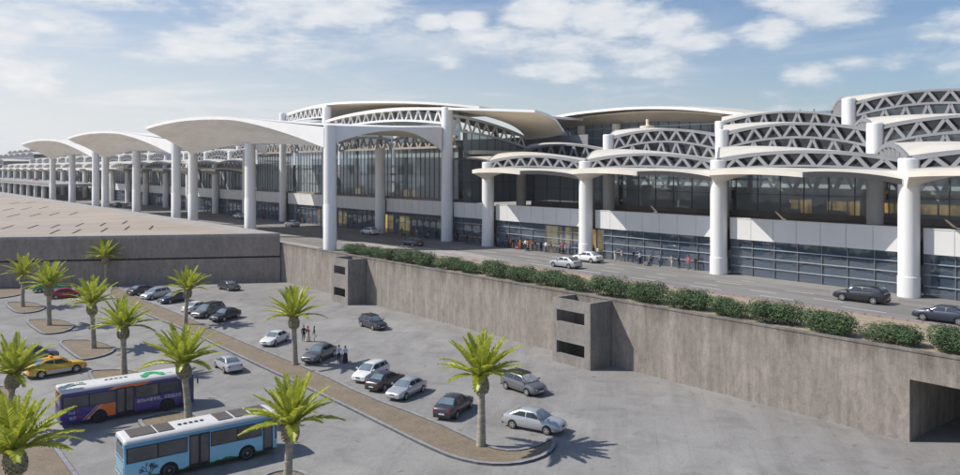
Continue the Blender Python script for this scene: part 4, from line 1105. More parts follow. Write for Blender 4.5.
    out['headlight'] = []; out['tail_light'] = []; out['mirror'] = []
    for s in (-1,1):
        m = MB(); y0, y1 = s*plan(h-.1)*.58, s*plan(h-.1)*.985
        m.grid(lambda p,q: (h+.012-.03*p-.30*max(0,p-.35)**1.3, lerp(y0,y1,p), lerp(zf-.17,zf-.03,q)-.01*p), 6, 2); out['headlight'].append(m.mesh('headlight', ['lamp'], 60))
        m = MB(); y0, y1 = s*plan(-h+.1)*.66, s*plan(-h+.1)*.99
        m.grid(lambda p,q: (-h-.012+.02*p+.25*max(0,p-.45)**1.3, lerp(y0,y1,p), lerp(zr-.21,zr-.05,q)), 6, 2); out['tail_light'].append(m.mesh('tail_light', ['taillamp'], 60))
        m = MB(); xm = xf0-.32; m.box((xm-.07,s*(wb(xm)+.06),zb(xm)+.12),(xm+.06,s*(wb(xm)+.23),zb(xm)+.25)); m.box((xm-.02,s*(wb(xm)-.03),zb(xm)+.09),(xm+.03,s*(wb(xm)+.08),zb(xm)+.14)); out['mirror'].append(m.mesh('mirror', ['car_grey'], 40))
    m = MB(); m.grid(lambda p,q: (h+.014-.05*(2*p-1)**2, lerp(-.46,.46,p)*hw/.9, lerp(zf-.20,zf-.06,q)), 6, 1); m.grid(lambda p,q: (h-.002-.06*(2*p-1)**2, lerp(-.62,.62,p)*hw/.9, lerp(.27,.37,q)), 6, 1); out['grille'] = m.mesh('grille', ['plastic'], 60)
    out['plates'] = []
    for x, z in ((h+.02,.46),(-h-.02,.52)):
        m = MB(); m.box((x-.008,-.24,z-.055),(x+.008,.24,z+.055)); out['plates'].append(m.mesh('number_plate', ['plate']))
    m = MB(); m.box((-h-.012,-.7,.24),(-h+.06,.7,.38)); out['bumper'] = m.mesh('bumper_insert', ['plastic'])
    m = MB(); m.lathe((0,0,0), [(.17,0),(.17,.02)], 4)
    return out
CM = {k: car_meshes(k) for k in KINDS}
def car(kind, paint, pos, heading, label, name='car', cat='car', sc=1.0, z=0.0, sunroof=False, two=None, taxi=False, group='cars in the car park', under=None):
    K = KINDS[kind]; C = CM[kind]
    r = link(name, None); r.location = Vector((pos[0],pos[1],z)); r.rotation_euler = (0,0,R(heading)); r.scale = (sc,)*3
    tag(r, label, cat, group)
    def part(me, n, mat=None, loc=None, rz=0, parent=None):
        o = link(n, me, parent or r)
        if loc: o.location = loc
        if rz: o.rotation_euler = (0,0,rz)
        if mat: o.material_slots[0].link = 'OBJECT'; o.material_slots[0].material = M[mat]
        return o
    body = part(C['body'], 'body', paint)
    part(C['windscreen'], 'windscreen', 'carglass_light' if sunroof and paint == 'car_grey' and kind == 'hatchback' else None); part(C['rear_window'], 'rear_window')
    for m in C['side_window']: part(m, 'side_window')
    for x in K['wx']:
        for s in (-1,1):
            w = part(C['wheel'], 'wheel', None, (x, s*(K['W']/2-.115), K['wr']), 0 if s < 0 else PI); part(C['rim'], 'rim', parent=w)
    for m in C['headlight']: part(m, 'headlight')
    for m in C['tail_light']: part(m, 'tail_light')
    for m in C['mirror']: part(m, 'mirror', paint)
    part(C['grille'], 'grille'); part(C['bumper'], 'bumper_insert')
    for m in C['plates']: part(m, 'number_plate')
    xr0, xr1, xf1, xf0 = K['cab']
    if sunroof:
        m = MB(); m.grid(lambda p,q: (lerp(xr1-.05,xf1+.03,p), lerp(-.60,.60,q), K['roof']+.055-.06*(2*q-1)**2-.06*(2*p-1)**4), 6, 4)
        link('roof_panel', m.mesh('roof_panel', ['softtop'], 60), r)
        m = MB()
        for s in (-1,1): m.sweep([(lerp(xr1-.1,xf1+.05,i/6), s*.6, K['roof']+.03-.03*abs(i/3-1)**3) for i in range(7)], .05, .05)
        link('roof_rails', m.mesh('roof_rails', ['plastic'], 60), r)
    if two:
        h = K['L']/2      # lower flank in the second colour, between the wheels and at both ends
        for s in (-1,1):
            for a, b, o in ((K['wx'][0]+.42,K['wx'][1]-.42,.012),(-h+.35,K['wx'][0]-.42,-.004),(K['wx'][1]+.42,h-.35,-.004)):
                m = MB(); m.box((a,s*(K['W']/2-.1),.28),(b,s*(K['W']/2+o),.56)); link('lower_flank', m.mesh('lower_flank', [two]), r)
    if taxi:
        m = MB(); m.prism([(-.55,-.28),(-.33,-.28),(-.33,.28),(-.55,.28)], K['roof']+.02, K['roof']+.16); o = link('roof_sign', m.mesh('roof_sign', [taxi]), r)
    return r
G = lambda u,v,z=0: ground(u,v,z)
def mid(u0,v0,u1,v1,z=0,side=0.0):
    a, b = G(u0,v0,z), G(u1,v1,z); d = (b-a); hd = math.degrees(math.atan2(d.y,d.x)); n = Vector((-d.y,d.x,0)).normalized()
    return (a+b)/2+n*side, hd
# cars surveyed by their near-side wheels (rear wheel -> front wheel)
p,h_ = mid(512.6,429,546.3,435.3,0,.85);  car('saloon','car_silver',p,h_,'silver saloon parked nearest the rounded end of the strip, right of the lone palm')
p,h_ = mid(504.6,389,527.8,396.7,0,.85);  car('hatchback','car_grey',p,h_,'grey hatchback with a black open roof, facing the near concrete tower', sunroof=True)
p,h_ = mid(457.9,418.4,470,409,0,.85);    car('saloon','car_dark',p,68,'charcoal saloon seen from behind, just left of the lone palm')
p,h_ = mid(424,392.6,410,399.6,0,-.8);    car('saloon','car_silver',G(406.5,395),-118,'silver saloon facing the strip, rightmost of three parked side by side', sc=.94)
car('saloon','car_dark',G(385.5,386.5),62,'dark grey saloon reversed between the white car and the silver car', sc=.92)
car('hatchback','car_white',G(371,378.5),-116,'white hatchback facing the strip, leftmost of three parked side by side', sc=.95)
car('saloon','car_grey',G(319.5,359.3),-108,'dark grey saloon with its nose to the strip, beside the standing couple')
car('saloon','car_white',G(275,343.3),-106,'white saloon with its nose to the strip, left of the palm and the three women', sc=.9)
p,h_ = mid(226,372.7,215,366.6,0,-.8);    car('saloon','car_silver',G(228,369.5),126,'silver saloon seen from behind, between the strip and the purple bus', sc=.92)
p,h_ = mid(359.4,326.3,374,331,0,.85);    car('estate','car_dark',p,h_,'dark estate car driving alone below the wall, near the far tower', sc=.92, sunroof=True)
p,h_ = mid(219.5,289.4,228.4,291.3,0,.85);car('saloon','car_dark',p,h_,'small dark saloon parked alone below the dark concrete wall')
car('saloon','car_black',G(225.5,319.5),-110,'black saloon, rightmost of three parked beside the palm in the strip', sc=.98)
car('estate','car_grey',G(208.5,315.8),-112,'dark grey estate with black roof rails parked between the white and black cars', sunroof=True)
car('saloon','car_white',G(197.5,311.5),66,'white saloon seen from behind, mostly hidden by the grey estate', sc=.95)
car('saloon','car_navy',G(173.5,302),-118,'blue grey saloon, front one of the far trio at the strip', sc=.97)
car('hatchback','car_silver',G(155.5,298.3),-118,'silver hatchback, middle one of the far trio at the strip', sc=1.0)
car('saloon','car_dark',G(143,294.3),60,'charcoal saloon seen from behind, farthest of the far trio at the strip')
p,h_ = mid(41,378.6,76.5,372.3,0,.85);    car('saloon','car_yellow',p,h_,'yellow taxi with a silver lower half driving behind the purple bus', name='taxi', cat='taxi', two='car_silver', taxi='busorange', sc=1.08)
car('hatchback','car_grey',G(33,361),42,'grey hatchback half hidden by the palm crown at the left edge')
car('saloon','car_green',G(50,291.6),30,'green and white taxi parked under the dark concrete wall', name='taxi', cat='taxi', two='car_white')
car('saloon','car_red',G(66,297.6),34,'red saloon parked in front of the green taxi')
up = 'cars on the upper terminal road'
p,h_ = mid(568,268.8,554,267,6,-.85);     car('saloon','car_silver',p,131,'silver saloon driving on the terminal road, behind the white one', z=6.0, group=up)
car('saloon','car_white',G(588,262,6)+Vector((0,.3,0)),130,'white saloon stopped at the terminal front by the thick column', z=6.0, group=up)
p,h_ = mid(873.6,304.5,842.4,300.7,6,-.85);car('estate','car_black',p,132,'black estate car on the terminal road near the rightmost column', z=6.0, group=up)
p,h_ = mid(954.5,325.5,923.6,320.5,6,-.85);car('saloon','car_navy',p,131,'dark blue saloon on the terminal road cut off by the right edge', z=6.0, group=up)
car('saloon','car_dark',G(412,246,6),130,'dark saloon driving in the shade in front of the tall hall', z=6.0, group=up)
car('saloon','car_white',G(370,234.5,6),131,'white saloon at the kerb of the tall hall, left of the dark one', z=6.0, group=up)
car('saloon','car_silver',G(292,226.5,6),131,'silver saloon between the tall columns at the left end of the hall', z=6.0, group=up)
car('saloon','car_white',G(239,218.5,6),131,'white saloon seen over the edge of the sand coloured roof', z=6.0, group=up)
car('estate','car_black',G(117,207,6),131,'tiny black vehicle below the middle canopy', z=6.0, group=up)
car('estate','car_dark',G(132,208,6),131,'tiny charcoal van like car beside the column of the middle canopy', z=6.0, group=up)
car('saloon','car_red',G(36,180.5,12.62),131,'tiny dark red car on the elevated road', z=12.62, group=up)
# ================================================================ buses (12 m city buses, drawn a little small in the photograph)
def text_mesh(s, size, mat, name, aspect=1.0):
    c = bpy.data.curves.new('t', 'FONT'); c.body = s; c.size = size; c.extrude = .003; c.resolution_u = 2
    o = link('tmp', c); dg = bpy.context.evaluated_depsgraph_get(); dg.update()
    me = bpy.data.meshes.new_from_object(o.evaluated_get(dg)); bpy.data.objects.remove(o); me.name = name
    me.materials.clear(); me.materials.append(M[mat])
    return me
def bus(pos, heading, label, style, sc=.80):
    r = link('city_bus', None); r.location = pos; r.rotation_euler = (0,0,R(heading)); r.scale = (sc, .97, .925); tag(r, label, 'bus', 'city buses')
    bodym = 'buspurple' if style == 'purple' else 'busblue'
    L, w = 5.95, 1.27
    def P(mb, name, mats, smooth=None, parent=None): return link(name, mb.mesh(name, mats, smooth), parent or r)
    def loft(half, ends):
        mb = MB(); vs = []; n = len(half)*2
        for x, k, dz in ends:
            ring = [(x,-y*k,z*dz) for y,z in half]+[(x,y*k,z*dz) for y,z in half[::-1]]
            vs += ring
        fs = [tuple(range(n-1,-1,-1)), tuple((len(ends)-1)*n+i for i in range(n))]
        for i in range(len(ends)-1):
            for j in range(n): fs.append((i*n+j, i*n+(j+1)%n, (i+1)*n+(j+1)%n, (i+1)*n+j))
        return mb.add(vs, fs)
    ends = [(-L,.93,1),(-L+.05,.97,1),(-L+.2,1,1),(L-.3,1,1),(L-.08,.96,1),(L,.88,1)]
    body = loft([(1.2,.33),(1.265,.45),(w,.9),(w,2.4),(1.24,2.74)], ends).mesh('body', [bodym])
    cut = MB(); WX = (-2.75,3.35)
    for x in WX:
        for s in (-1,1): cut.add([(x+.70*math.cos(2*PI*k/28), s*1.2+e, .50+.585*math.sin(2*PI*k/28)) for e in (-.35,.35) for k in range(28)], [tuple(range(27,-1,-1)), tuple(range(28,56))]+[(k,(k+1)%28,28+(k+1)%28,28+k) for k in range(28)])
    body = bool_cut(body, cut.mesh('c', ['plastic'])); body.polygons.foreach_set('use_smooth', [True]*len(body.polygons)); body.set_sharp_from_angle(angle=R(35))
    link('body', body, r)
    rends = [(-L,.90,.985),(-L+.06,.95,.995),(-L+.25,1,1),(L-.4,1,1),(L-.12,.95,.99),(L-.02,.88,.975)]
    P(loft([(1.24,2.745),(1.21,2.86),(1.10,2.97),(.8,3.03),(.05,3.05)], rends), 'roof', ['buswhite'], 35)
    X = lambda f: -L+2*L*f
    for s in (-1,1):
        def panel(name, f0, f1, z0, z1, mat, off=.008, parent=None):
            mb = MB(); mb.box((X(f0), s*(w-.03), z0), (X(f1), s*(w+off), z1)); return P(mb, name, [mat], None, parent)
        panel('window_band', .012, .385, 1.50, 2.50, 'busframe', .003); panel('window_band', .535, .885, 1.50, 2.50, 'busframe', .003)
        for f0, f1 in ((.02,.195),(.205,.382),(.542,.71),(.72,.878)):
            wdw = panel('window', f0, f1, 1.56, 2.44, 'busglass', .012)
            mb = MB(); mb.box((X(f0),s*(w+.010),2.24),(X(f1),s*(w+.018),2.265)); P(mb, 'sliding_rail', ['vent'], None, wdw)
        if s < 0:
            for f0, f1 in ((.395,.528),(.892,.962)):
                d = panel('door', f0, f1, .40, 2.56, 'busframe', .008)
                n = 2 if f1-f0 > .1 else 1
                for i in range(n):
                    a, b = lerp(f0,f1,i/n)+.008, lerp(f0,f1,(i+1)/n)-.008
                    mb = MB(); mb.box((X(a),s*(w-.02),.62),(X(b),s*(w+.016),2.46)); P(mb, 'door_glass', ['busglass'], None, d)
            panel('window', .966, .992, 1.1, 2.45, 'busglass', -.005)
        else: panel('window', .392, .53, 1.56, 2.44, 'busglass', .012); panel('window', .89, .985, 1.3, 2.44, 'busglass', .006)
        for x in WX:
            mb = MB(); mb.lathe((0,0,0), [(.30,-.16),(.49,-.165),(.52,-.1),(.52,.14),(.3,.14)], 28, axis='y'); wh = P(mb, 'wheel', ['tyre'], 40)
            wh.scale = (1.2,1,1.0); wh.location = (x, s*1.13, .51); wh.rotation_euler = (0,0,0 if s < 0 else PI)
            mb = MB(); mb.lathe((0,0,0), [(.31,-.165),(.30,-.17),(.27,-.11),(.16,-.05),(.15,-.14),(.10,-.16),(.001,-.16)], 24, axis='y', cap=False); rim = P(mb, 'rim', ['rim' if style != 'purple' else 'vent'], 40, wh)
            mb = MB()
            for k in range(8): a = 2*PI*k/8; mb.lathe((.21*math.cos(a),-.12,.21*math.sin(a)), [(.022,-.03),(.022,.03)], 8, axis='y')
            P(mb, 'wheel_nuts', ['plastic'], None, wh)
    # rear end
    mb = MB(); mb.box((-L-.012,-.95,1.75),(-L+.05,.95,2.42)); P(mb, 'rear_window', ['busglass'])
    mb = MB(); mb.box((-L-.014,-.62,2.48),(-L+.05,.62,2.70)); ds = P(mb, 'destination_display', ['busframe'])
    tm = text_mesh('17', .22, 'leddigit', 'route_number'); o = link('route_number', tm, ds); o.matrix_local = Matrix.Translation((-L-.02,.12,2.51)) @ Matrix.Rotation(R(-90),4,'Z') @ Matrix.Rotation(R(90),4,'X')
    mb = MB(); mb.box((-L-.008,-1.0,.62),(-L+.05,1.0,1.62),1)
    for i in range(9): y = lerp(-.9,.9,i/8); mb.box((-L-.016,y-.05,.7),(-L-.006,y+.05,1.55),0)
    for i in range(5): z = lerp(.8,1.5,i/4); mb.box((-L-.02,-1,z-.03),(-L-.012,1,z+.03),0)
    P(mb, 'engine_grille', ['buslight' if style == 'blue' else 'buspurple', 'busframe'])
    for s in (-1,1):
        mb = MB(); mb.box((-L-.014,s*.98,.75),(-L+.04,s*1.13,1.25)); P(mb, 'tail_light', ['taillamp'])
        mb = MB(); mb.box((L-.08,s*.7,.62),(L+.012,s*1.0,.86)); P(mb, 'headlight', ['lamp'])
        mb = MB(); mb.tube([(L-.1,s*1.15,2.6),(L+.25,s*1.3,2.62),(L+.3,s*1.36,2.4)], .025, 6); mb.box((L+.24,s*1.27,1.95),(L+.32,s*1.47,2.4)); P(mb, 'mirror', ['plastic'])
    mb = MB(); mb.box((L-.06,-1.02,1.15),(L+.01,1.02,2.62)); P(mb, 'windscreen', ['busglass'])
    for s in (-.6,.6):
        mb = MB(); mb.bar((L+.02,s,1.2),(L+.02,s*.3,1.75),.03); P(mb, 'wiper', ['plastic'])
    # roof
    def roofbox(f0, f1, y0, y1, z0, z1, name, mat):
        mb = MB(); mb.box((X(f0),y0,z0),(X(f1),y1,z1)); return P(mb, name, [mat])
    if style == 'blue':
        for f0, f1 in ((.045,.205),(.215,.315),(.60,.70),(.715,.82),(.835,.95)): roofbox(f0,f1,-.82,.78,3.03,3.075,'roof_hatch','vent')
        for k in range(5): 
            mb = MB(); mb.lathe((X(.365+.036*k),-.15,0), [(.16,3.03),(.15,3.085)], 14); P(mb, 'roof_vent', ['plastic'], 40)
        # printed tree on the side
        mb = MB(); q = random.Random(4)
        def twig(x, z, a, l, d):
            x2, z2 = x+math.cos(a)*l, z+math.sin(a)*l; e = .03*d/5
            if z2 > 1.48: return
            mb.bar((x,-w-.010-.0004*len(mb.f)%.002,z),(x2,-w-.010,z2), .05*d/6+.012, .004, up=(0,1,0))
            if d > 0:
                for k in range(3 if d > 2 else 2): twig(x2, z2, a+q.uniform(-.65,.65), l*q.uniform(.62,.82), d-1)
        twig(X(.15), .5, PI/2, .26, 5); twig(X(.15), .55, PI/2+.7, .28, 4); twig(X(.15), .55, PI/2-.7, .28, 4)
        P(mb, 'printed_tree', ['treeprint'])
    else:
        for k in range(5): roofbox(.335+.036*k, .358+.036*k, -.12, .12, 3.03, 3.075, 'roof_vent', 'plastic')
        def poly(name, pts, mat, off):
            mb = MB(); mb.add([(X(f),-w-off,z) for f,z in pts], [tuple(range(len(pts)))]); mb.add([(X(f),-w+.02,z) for f,z in pts], [tuple(range(len(pts)))]); return P(mb, name, [mat])
        # orange wedge round the rear wheel and the orange cove panel, with pale stripes; wheel opening kept clear
        cx, cz, rr = -2.75, .50, .61
        arc = [((cx+rr*1.18*math.cos(a)+L)/(2*L), cz+rr*math.sin(a)) for a in [PI*.97-PI*.94*i/12 for i in range(13)]]
        poly('orange_panel', [(.165,.46),(.272,1.49),(.388,1.49),(.388,.46)]+[(arc[-1][0]+.002,.46)]+arc[::-1]+[(arc[0][0]-.002,.46)], 'busorange', .006)
        for d in (.0,.028): poly('stripe', [(.152+d*1.2,.46),(.157+d*1.2,.46),(.264+d*1.2,1.49),(.259+d*1.2,1.49)] , 'print_white', .010)
        mb = MB(); mb.add([(X(.335),-w-.004,2.52),(X(.60),-w-.004,2.52),(X(.66),-1.252,2.73),(X(.37),-1.252,2.73)], [(0,1,2,3)]); P(mb, 'orange_cove', ['busorange'])
        for d in (0,.03):
            mb = MB(); mb.add([(X(.362+d),-w-.007,2.52),(X(.368+d),-w-.007,2.52),(X(.403+d),-1.256,2.73),(X(.397+d),-1.256,2.73)], [(0,1,2,3)]); P(mb, 'stripe', ['print_white'])
        for s, x, z, size, mat in (('递的649架专机，当您抵达世界', X(.545), 1.10, .335, 'print_white'),('Fed', X(.055), 1.05, .36, 'print_white'),('Ex', X(.055)+.66, 1.05, .36, 'print_red'),('联邦', X(.06), .62, .30, 'print_white'),('快递', X(.06)+.68, .62, .30, 'print_red')):
            o = link('lettering', text_mesh(s, size, mat, 'lettering'), r); o.matrix_local = Matrix.Translation((x,-w-.008,z)) @ Matrix.Rotation(R(90),4,'X')
        # corner patches at the back
        mb = MB(); mb.box((-L-.010,-.9,2.44),(-L+.03,1.1,2.72)); mb.box((-L-.010,.98,1.3),(-L+.03,1.17,2.44)); P(mb, 'orange_corner', ['busorange'])
        # green sign on the roof: two facing swooshes
        for sx in (0,1):
            mb = MB()
            for yo in (-.42,.02):
                pts = []
                for i in range(15):
                    t_ = i/14; pts.append((X(.60)+sx*1.02+1.0*t_, yo+(.30*math.sin((t_-.5)*PI*1.6) if sx == 0 else -.30*math.sin((t_-.5)*PI*1.6)), 3.062))
                mb.sweep(pts, .34, .03)
            P(mb, 'roof_emblem', ['signgreen'])
        o = link('roof_lettering', text_mesh('速通', .78, 'signpale', 'roof_lettering'), r); o.location = (X(.06),-.15,3.055)
        mb = MB(); mb.sweep([(X(.05)+1.7*i/10,-.62+.45*math.sin(i/10*2.6),3.058-.05*(i<3)) for i in range(11)], .22, .012); P(mb, 'roof_swoosh', ['vent'])
        for f in (.78,.9): roofbox(f, f+.06, -.6, .6, 3.035, 3.07, 'roof_hatch', 'buswhite')
a = math.radians(37.1)
def buspos(u0,v0,u1,v1,hz,half):
    p0, p1 = ground(u0,v0,hz), ground(u1,v1,hz); d = p1-p0; hd = math.atan2(d.y,d.x); n = Vector((-d.y,d.x,0)).normalized()
    c = (p0+p1)/2+n*half; c.z = 0; return c, math.degrees(hd)
c_, h_ = buspos(126.7,445.4,276,415.7,2.54,1.23); bus(c_, h_, 'pale blue city bus with black doors and five dark roof hatches, nearest vehicle', 'blue')
c_, h_ = buspos(60,395,194.7,374.2,2.54,1.23); bus(c_, h_, 'purple and orange city bus with a white roof behind the blue bus', 'purple')
# ================================================================ people
def person_mesh(pose, skirt=False, seed=0):
    q = random.Random(seed); J = {}; E = []; Rr = {}
    def j(n, x, y, z, r): J[n] = Vector((x,y,z)); Rr[n] = r
    st = {'stand':.05,'walk':.26,'lean':.08}[pose]
    j('pel',0,0,.95,.135); j('wai',0,0,1.10,.125); j('che',.01,0,1.30,.15); j('nk0',0,0,1.455,.075); j('nk',.005,0,1.52,.052); j('hd0',.02,0,1.585,.082); j('hd1',.02,0,1.665,.092); j('hd2',.01,0,1.735,.06)
    E += [('pel','wai'),('wai','che'),('che','nk0'),('nk0','nk'),('nk','hd0'),('hd0','hd1'),('hd1','hd2')]
    for s, nm in ((1,'L'),(-1,'R')):
        fx = st*s
        j('hip'+nm,fx*.15,s*.085,.88,.095); j('kne'+nm,fx*.6+.03,s*.095,.49,.062); j('ank'+nm,fx*1.05-.02,s*.10,.10,.042); j('toe'+nm,fx*1.05+.14,s*.115,.045,.036)
        E += [('pel','hip'+nm),('hip'+nm,'kne'+nm),('kne'+nm,'ank'+nm),('ank'+nm,'toe'+nm)]
        sw = -s*st*.6+q.uniform(-.03,.03)
        j('sho'+nm,0,s*.175,1.415,.062)
        if pose == 'lean': el, ha = (.10,s*.24,1.16), (.36,s*.15,1.06)
        else: el, ha = (sw*.35-.02,s*.245,1.14), (sw+.07,s*.255,.90)
        j('elb'+nm,*el,.044); j('wri'+nm,*ha,.03); d = (J['wri'+nm]-J['elb'+nm]).normalized()
        hp = J['wri'+nm]+d*.085; j('hnd'+nm,hp.x,hp.y,hp.z,.034)
        E += [('che','sho'+nm),('sho'+nm,'elb'+nm),('elb'+nm,'wri'+nm),('wri'+nm,'hnd'+nm)]
    me = bpy.data.meshes.new('body'); names = list(J); me.from_pydata([J[n] for n in names], [(names.index(a),names.index(b)) for a,b in E], [])
    o = link('tmp', me); m = o.modifiers.new('s','SKIN'); m.use_smooth_shade = True
    for i, n in enumerate(names): d = me.skin_vertices[0].data[i]; d.radius = (Rr[n]*(.8 if n in('che','wai','pel') else 1), Rr[n]); d.use_root = (n == 'pel')
    o.modifiers.new('u','SUBSURF').levels = 1
    dg = bpy.context.evaluated_depsgraph_get(); dg.update(); body = bpy.data.meshes.new_from_object(o.evaluated_get(dg)); bpy.data.objects.remove(o)
    # fingers, thumb, nose and ears grown on to the same surface mesh
    mb = MB()
    for s, nm in ((1,'L'),(-1,'R')):
        h0 = J['hnd'+nm]; d = (h0-J['wri'+nm]).normalized(); side = Vector((1,0,0)) if abs(d.x) < .7 else Vector((0,0,1)); side = (side-d*side.dot(d)).normalized(); inn = Vector((0,-s,0))
        for k, ln in enumerate((.075,.085,.08,.062)):
            b = h0+side*(.024-.016*k)-d*.01; mb.tube([b, b+d*ln*.55+inn*.006, b+d*ln*.95+inn*.022], [.0095,.0085,.006], 6)
        b = h0-d*.05+side*.022; mb.tube([b, b+side*.028+d*.028, b+side*.034+d*.062], [.011,.0095,.007], 6)
        e = Vector((.01,s*.088,1.64)); mb.lathe(e, [(.001,-.012),(.026,-.008),(.03,.0),(.024,.01),(.001,.012)], 8, axis='y')
    mb.add([(.10,-.014,1.625),(.10,.014,1.625),(.10,0,1.665),(.128,0,1.63)], [(0,1,3),(1,2,3),(2,0,3),(0,2,1)])
    bm = bmesh.new(); bm.from_mesh(body); bm.from_mesh(mb.mesh('x', ['p_skin']))
    if skirt:
        mk = MB(); mk.lathe((0,0,0), [(.30,.10),(.27,.4),(.22,.75),(.15,1.06)], 18, cap=False); bm.from_mesh(mk.mesh('y', ['p_skin']))
    bm.to_mesh(body); bm.free()
    body.materials.clear()
    for k in ('p_skin','p_white','p_black','p_black'): body.materials.append(M[k])
    hands = [J['hndL'],J['hndR']]
    for p in body.polygons:
        c = p.center; mi = 1
        if c.z > 1.50: mi = 0
        elif min((c-h).length for h in hands) < .12: mi = 0
        elif c.z < .085 : mi = 3
        elif c.z < 1.0 and abs(c.y) < .32 and not (abs(c.y) > .2 and c.z > .6): mi = 2
        p.material_index = mi; p.use_smooth = True
    mh = MB(); n = 12
    long = skirt
    mh.grid(lambda a,b: (.0-.012+.105*math.cos(2*PI*a)*math.sin(PI*b*(.62 if math.cos(2*PI*a) < .1 else .38))*1.02, .10*math.sin(2*PI*a)*math.sin(PI*b*(.62 if math.cos(2*PI*a) < .1 else .38)), 1.665+.115*math.cos(PI*b*(.62 if math.cos(2*PI*a) < .1 else .38))-(.13*b**3 if long and math.cos(2*PI*a) < .1 else 0)), 16, 6)
    hair = mh.mesh('hair', ['p_black'], 60)
    ey = MB()
    for s in (-1,1): ey.lathe((.104,s*.034,1.662), [(.001,-.006),(.011,0),(.001,.006)], 8)
    eyes = ey.mesh('eyes', ['p_black']); 
    return body, hair, eyes
PERS = {(p,k): person_mesh(p,k,i) for i,(p,k) in enumerate([('stand',False),('stand',True),('walk',False),('lean',False)])}
def person(pos, yaw, pose, top, bottom, label, skirt=False, sc=1.0, hair='p_black', group=None, luggage=None):
    b, h, e = PERS[(pose, skirt)]
    r = link('person', b); r.location = pos; r.rotation_euler = (0,0,R(yaw)); r.scale = (sc,)*3; tag(r, label, 'person', group)
    for i, k in ((1,top),(2,bottom)): r.material_slots[i].link = 'OBJECT'; r.material_slots[i].material = M['p_'+k]
    o = link('hair', h, r); o.material_slots[0].link = 'OBJECT'; o.material_slots[0].material = M[hair]; link('eyes', e, r)
    return r
g1 = 'people talking in the car park'
person(ground(303.6,341.5), -70, 'stand','black','black','person in black standing leftmost of three beside the white saloon', group=g1)
person(ground(307.8,341.5), -120,'stand','pink','cream','person in a pink top and long pale skirt, middle of three beside the white saloon', True, .97, group=g1)
person(ground(314.2,342), 200,'stand','black','cream','person in a black top and pale trousers carrying a small bag, right of three', False, .98, group=g1)
person(ground(339,363), -80,'stand','paleblue','black','person in a pale blue shirt and black trousers beside the grey saloon', group=g1)
person(ground(345.3,363), -100,'stand','paleblue','black','person in a long black skirt and pale top beside the taller one', True, .95, 'p_brown', group=g1)
def bag(pos, z, mat, lab):
    mb = MB(); mb.box((-.14,-.06,0),(.14,.06,.24)); mb.sweep([(-.1,0,.24),(-.06,0,.36),(.06,0,.36),(.1,0,.24)], .02, .02)
    o = wobj(mb, 'handbag', [mat], None); o.location = Vector((pos.x,pos.y,z)); tag(o, lab, 'bag')
bag(ground(314.2,342)+Vector((.20,-.20,0)), .56, 'p_white', 'small white handbag held by the person right of the three in the car park')
g2 = 'travellers outside the terminal'
TR = [(498,247.5,'blue','navy',0),(509,248,'navy','black',0),(513,248.8,'black','grey',0),(516.5,248.6,'brown','black',1),(520,249.5,'orange','orange',0),(523.6,249.2,'black','black',1),(527.5,250.5,'orange','khaki',0),(531.5,250.5,'red','cream',1),(541,252,'black','black',0),(551,253,'orange','orange',0),(560,254,'grey','black',1),(573,255,'blue','navy',0),
      (503,247.6,'grey','black',0),(511,248.4,'orange','navy',0),(518,249,'navy','navy',0),(525.5,250,'white','black',0),(529.5,250.2,'blue','black',0),(535,251.2,'brown','khaki',0),(546,252.6,'white','navy',0),(565,254.3,'pink','black',0),(568,254.6,'cream','grey',0),(608.5,257.4,'white','navy',0),(640,264.5,'white','black',0),(660,267,'grey','navy',0),(594,256,'khaki','khaki',0),(604.5,257,'brown','black',0),(615,261,'khaki','cream',0),(622,262,'cream','khaki',0),(633.5,263,'black','black',1),(651,266,'khaki','black',1),(671.7,268,'khaki','cream',0),(678.5,268.8,'navy','navy',0),(688.5,270,'pink','grey',0),(695.5,270.3,'black','black',0),
      (401.7,236.3,'navy','black',1),(413.4,237.4,'orange','orange',0),(416.5,237.6,'cream','khaki',0),(429.4,238.6,'black','black',1),(436,239.2,'navy','black',0),(457.3,241.8,'black','black',1),(467,243.8,'black','navy',0),(469.5,244.2,'orange','orange',0),(477.2,245,'orange','khaki',0),
      (309.5,224.7,'orange','orange',0),(302.5,224,'orange','khaki',0),(263.5,220,'red','black',0)]
CLR = dict(blue='blue',navy='navy',black='black',brown='brown',orange='orange',red='red',grey='grey',khaki='khaki',pink='pink',cream='cream')
where = lambda u: 'behind the tall columns' if u < 320 else 'before the tall hall' if u < 480 else 'left of the white saloon' if u < 582 else 'right of the white saloon'
seen = {}
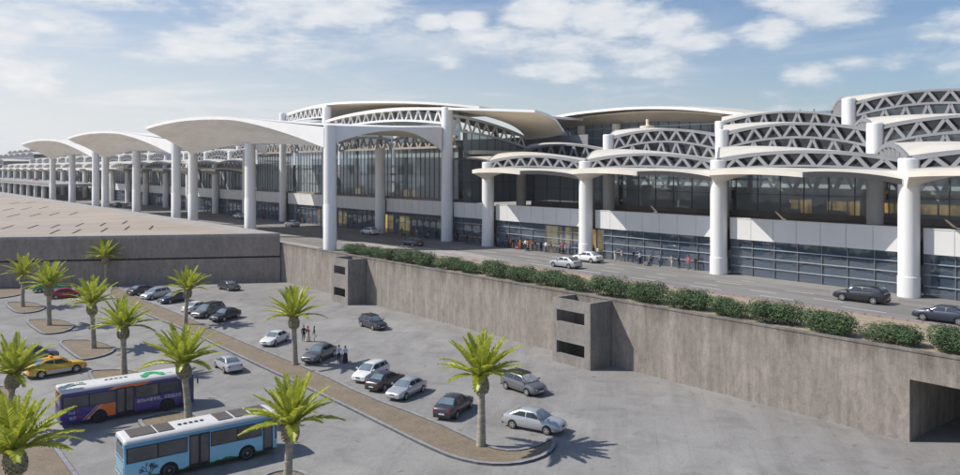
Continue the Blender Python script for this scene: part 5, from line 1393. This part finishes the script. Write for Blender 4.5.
for i,(u,v,a,b,lug) in enumerate(TR):
    p = ground(u,v,6.0); s_, t_ = -SN*p.x+CS*p.y, CS*p.x+SN*p.y
    if t_ > 84.2: p = W(s_, 84.0, 6.0)
    p.z = 6.0
    kd = 'walk' if i%3 == 0 else ('lean' if lug else 'stand')
    key = (a,b,where(u)); k = seen[key] = seen.get(key,0)+1
    what = 'pushing a luggage trolley' if lug else 'walking' if kd == 'walk' else 'standing'
    lab = 'person in %s and %s %s %s' % (a, b, what, where(u))
    if k > 1: lab = 'another '+lab
    yaw = rng.choice((129,-51,40,-140))
    person(p, yaw, kd, a, b, lab, False, rng.uniform(.96,1.06), group=g2)
    if lug:
        f = Vector((math.cos(R(yaw)),math.sin(R(yaw)),0)); c = p+f*.72
        r = link('luggage_trolley', None); r.location = c; r.rotation_euler = (0,0,R(yaw)); tag(r, 'luggage trolley with the person in %s and %s %s' % (a, b, where(u)), 'trolley', 'luggage trolleys')
        mb = MB(); mb.box((-.38,-.27,.16),(.42,.27,.20))
        for s in (-1,1): mb.bar((-.36,s*.25,.18),(-.46,s*.25,1.0),.035)
        mb.bar((-.46,-.26,1.0),(-.46,.26,1.0),.04); link('frame', mb.mesh('frame', ['rim']), r)
        for x,y in ((-.3,-.22),(-.3,.22),(.34,0)):
            mb = MB(); mb.lathe((x,y,.08), [(.08,-.025),(.08,.025)], 12, axis='y'); link('wheel', mb.mesh('wheel', ['tyre']), r)
        mb = MB(); mb.box((-.3,-.24,.203),(.36,.24,.50)); mb.bar((-.05,-.245,.36),(.1,-.245,.36),.03); o = wobj(mb, 'suitcase', [('p_red','p_navy','p_grey')[i%3]]); o.location = c; o.rotation_euler = r.rotation_euler
        tag(o, '%s suitcase with the person in %s and %s %s' % (('red','navy','grey')[i%3], a, b, where(u)), 'suitcase', 'suitcases on trolleys')

for o in [o for o in scene.objects if 'origin' in o]: del o['origin']
for o in scene.objects:
    if 'label' in o and len(o['label'].split()) > 16: print('LONG', o['label'])
# airborne dust: one closed even box of thin haze round camera and scene
me = bpy.data.meshes.new('haze'); v = [(x,y,z) for x in (-1500,700) for y in (-300,2200) for z in (-1.2,60)]
me.from_pydata(v, [], [(0,1,3,2),(4,6,7,5),(0,4,5,1),(2,3,7,6),(0,2,6,4),(1,5,7,3)])
hm = bpy.data.materials.new('haze'); hm.use_nodes = True; hn = hm.node_tree; hn.nodes.clear()
ho = hn.nodes.new('ShaderNodeOutputMaterial'); hv = hn.nodes.new('ShaderNodeVolumePrincipled')
hv.inputs['Color'].default_value = (.93,.95,1,1); hv.inputs['Density'].default_value = .00016; hv.inputs['Anisotropy'].default_value = .3
hn.links.new(hv.outputs[0], ho.inputs['Volume']); me.materials.append(hm)
hz_o = link('haze', me); hz_o['kind'] = 'stuff'
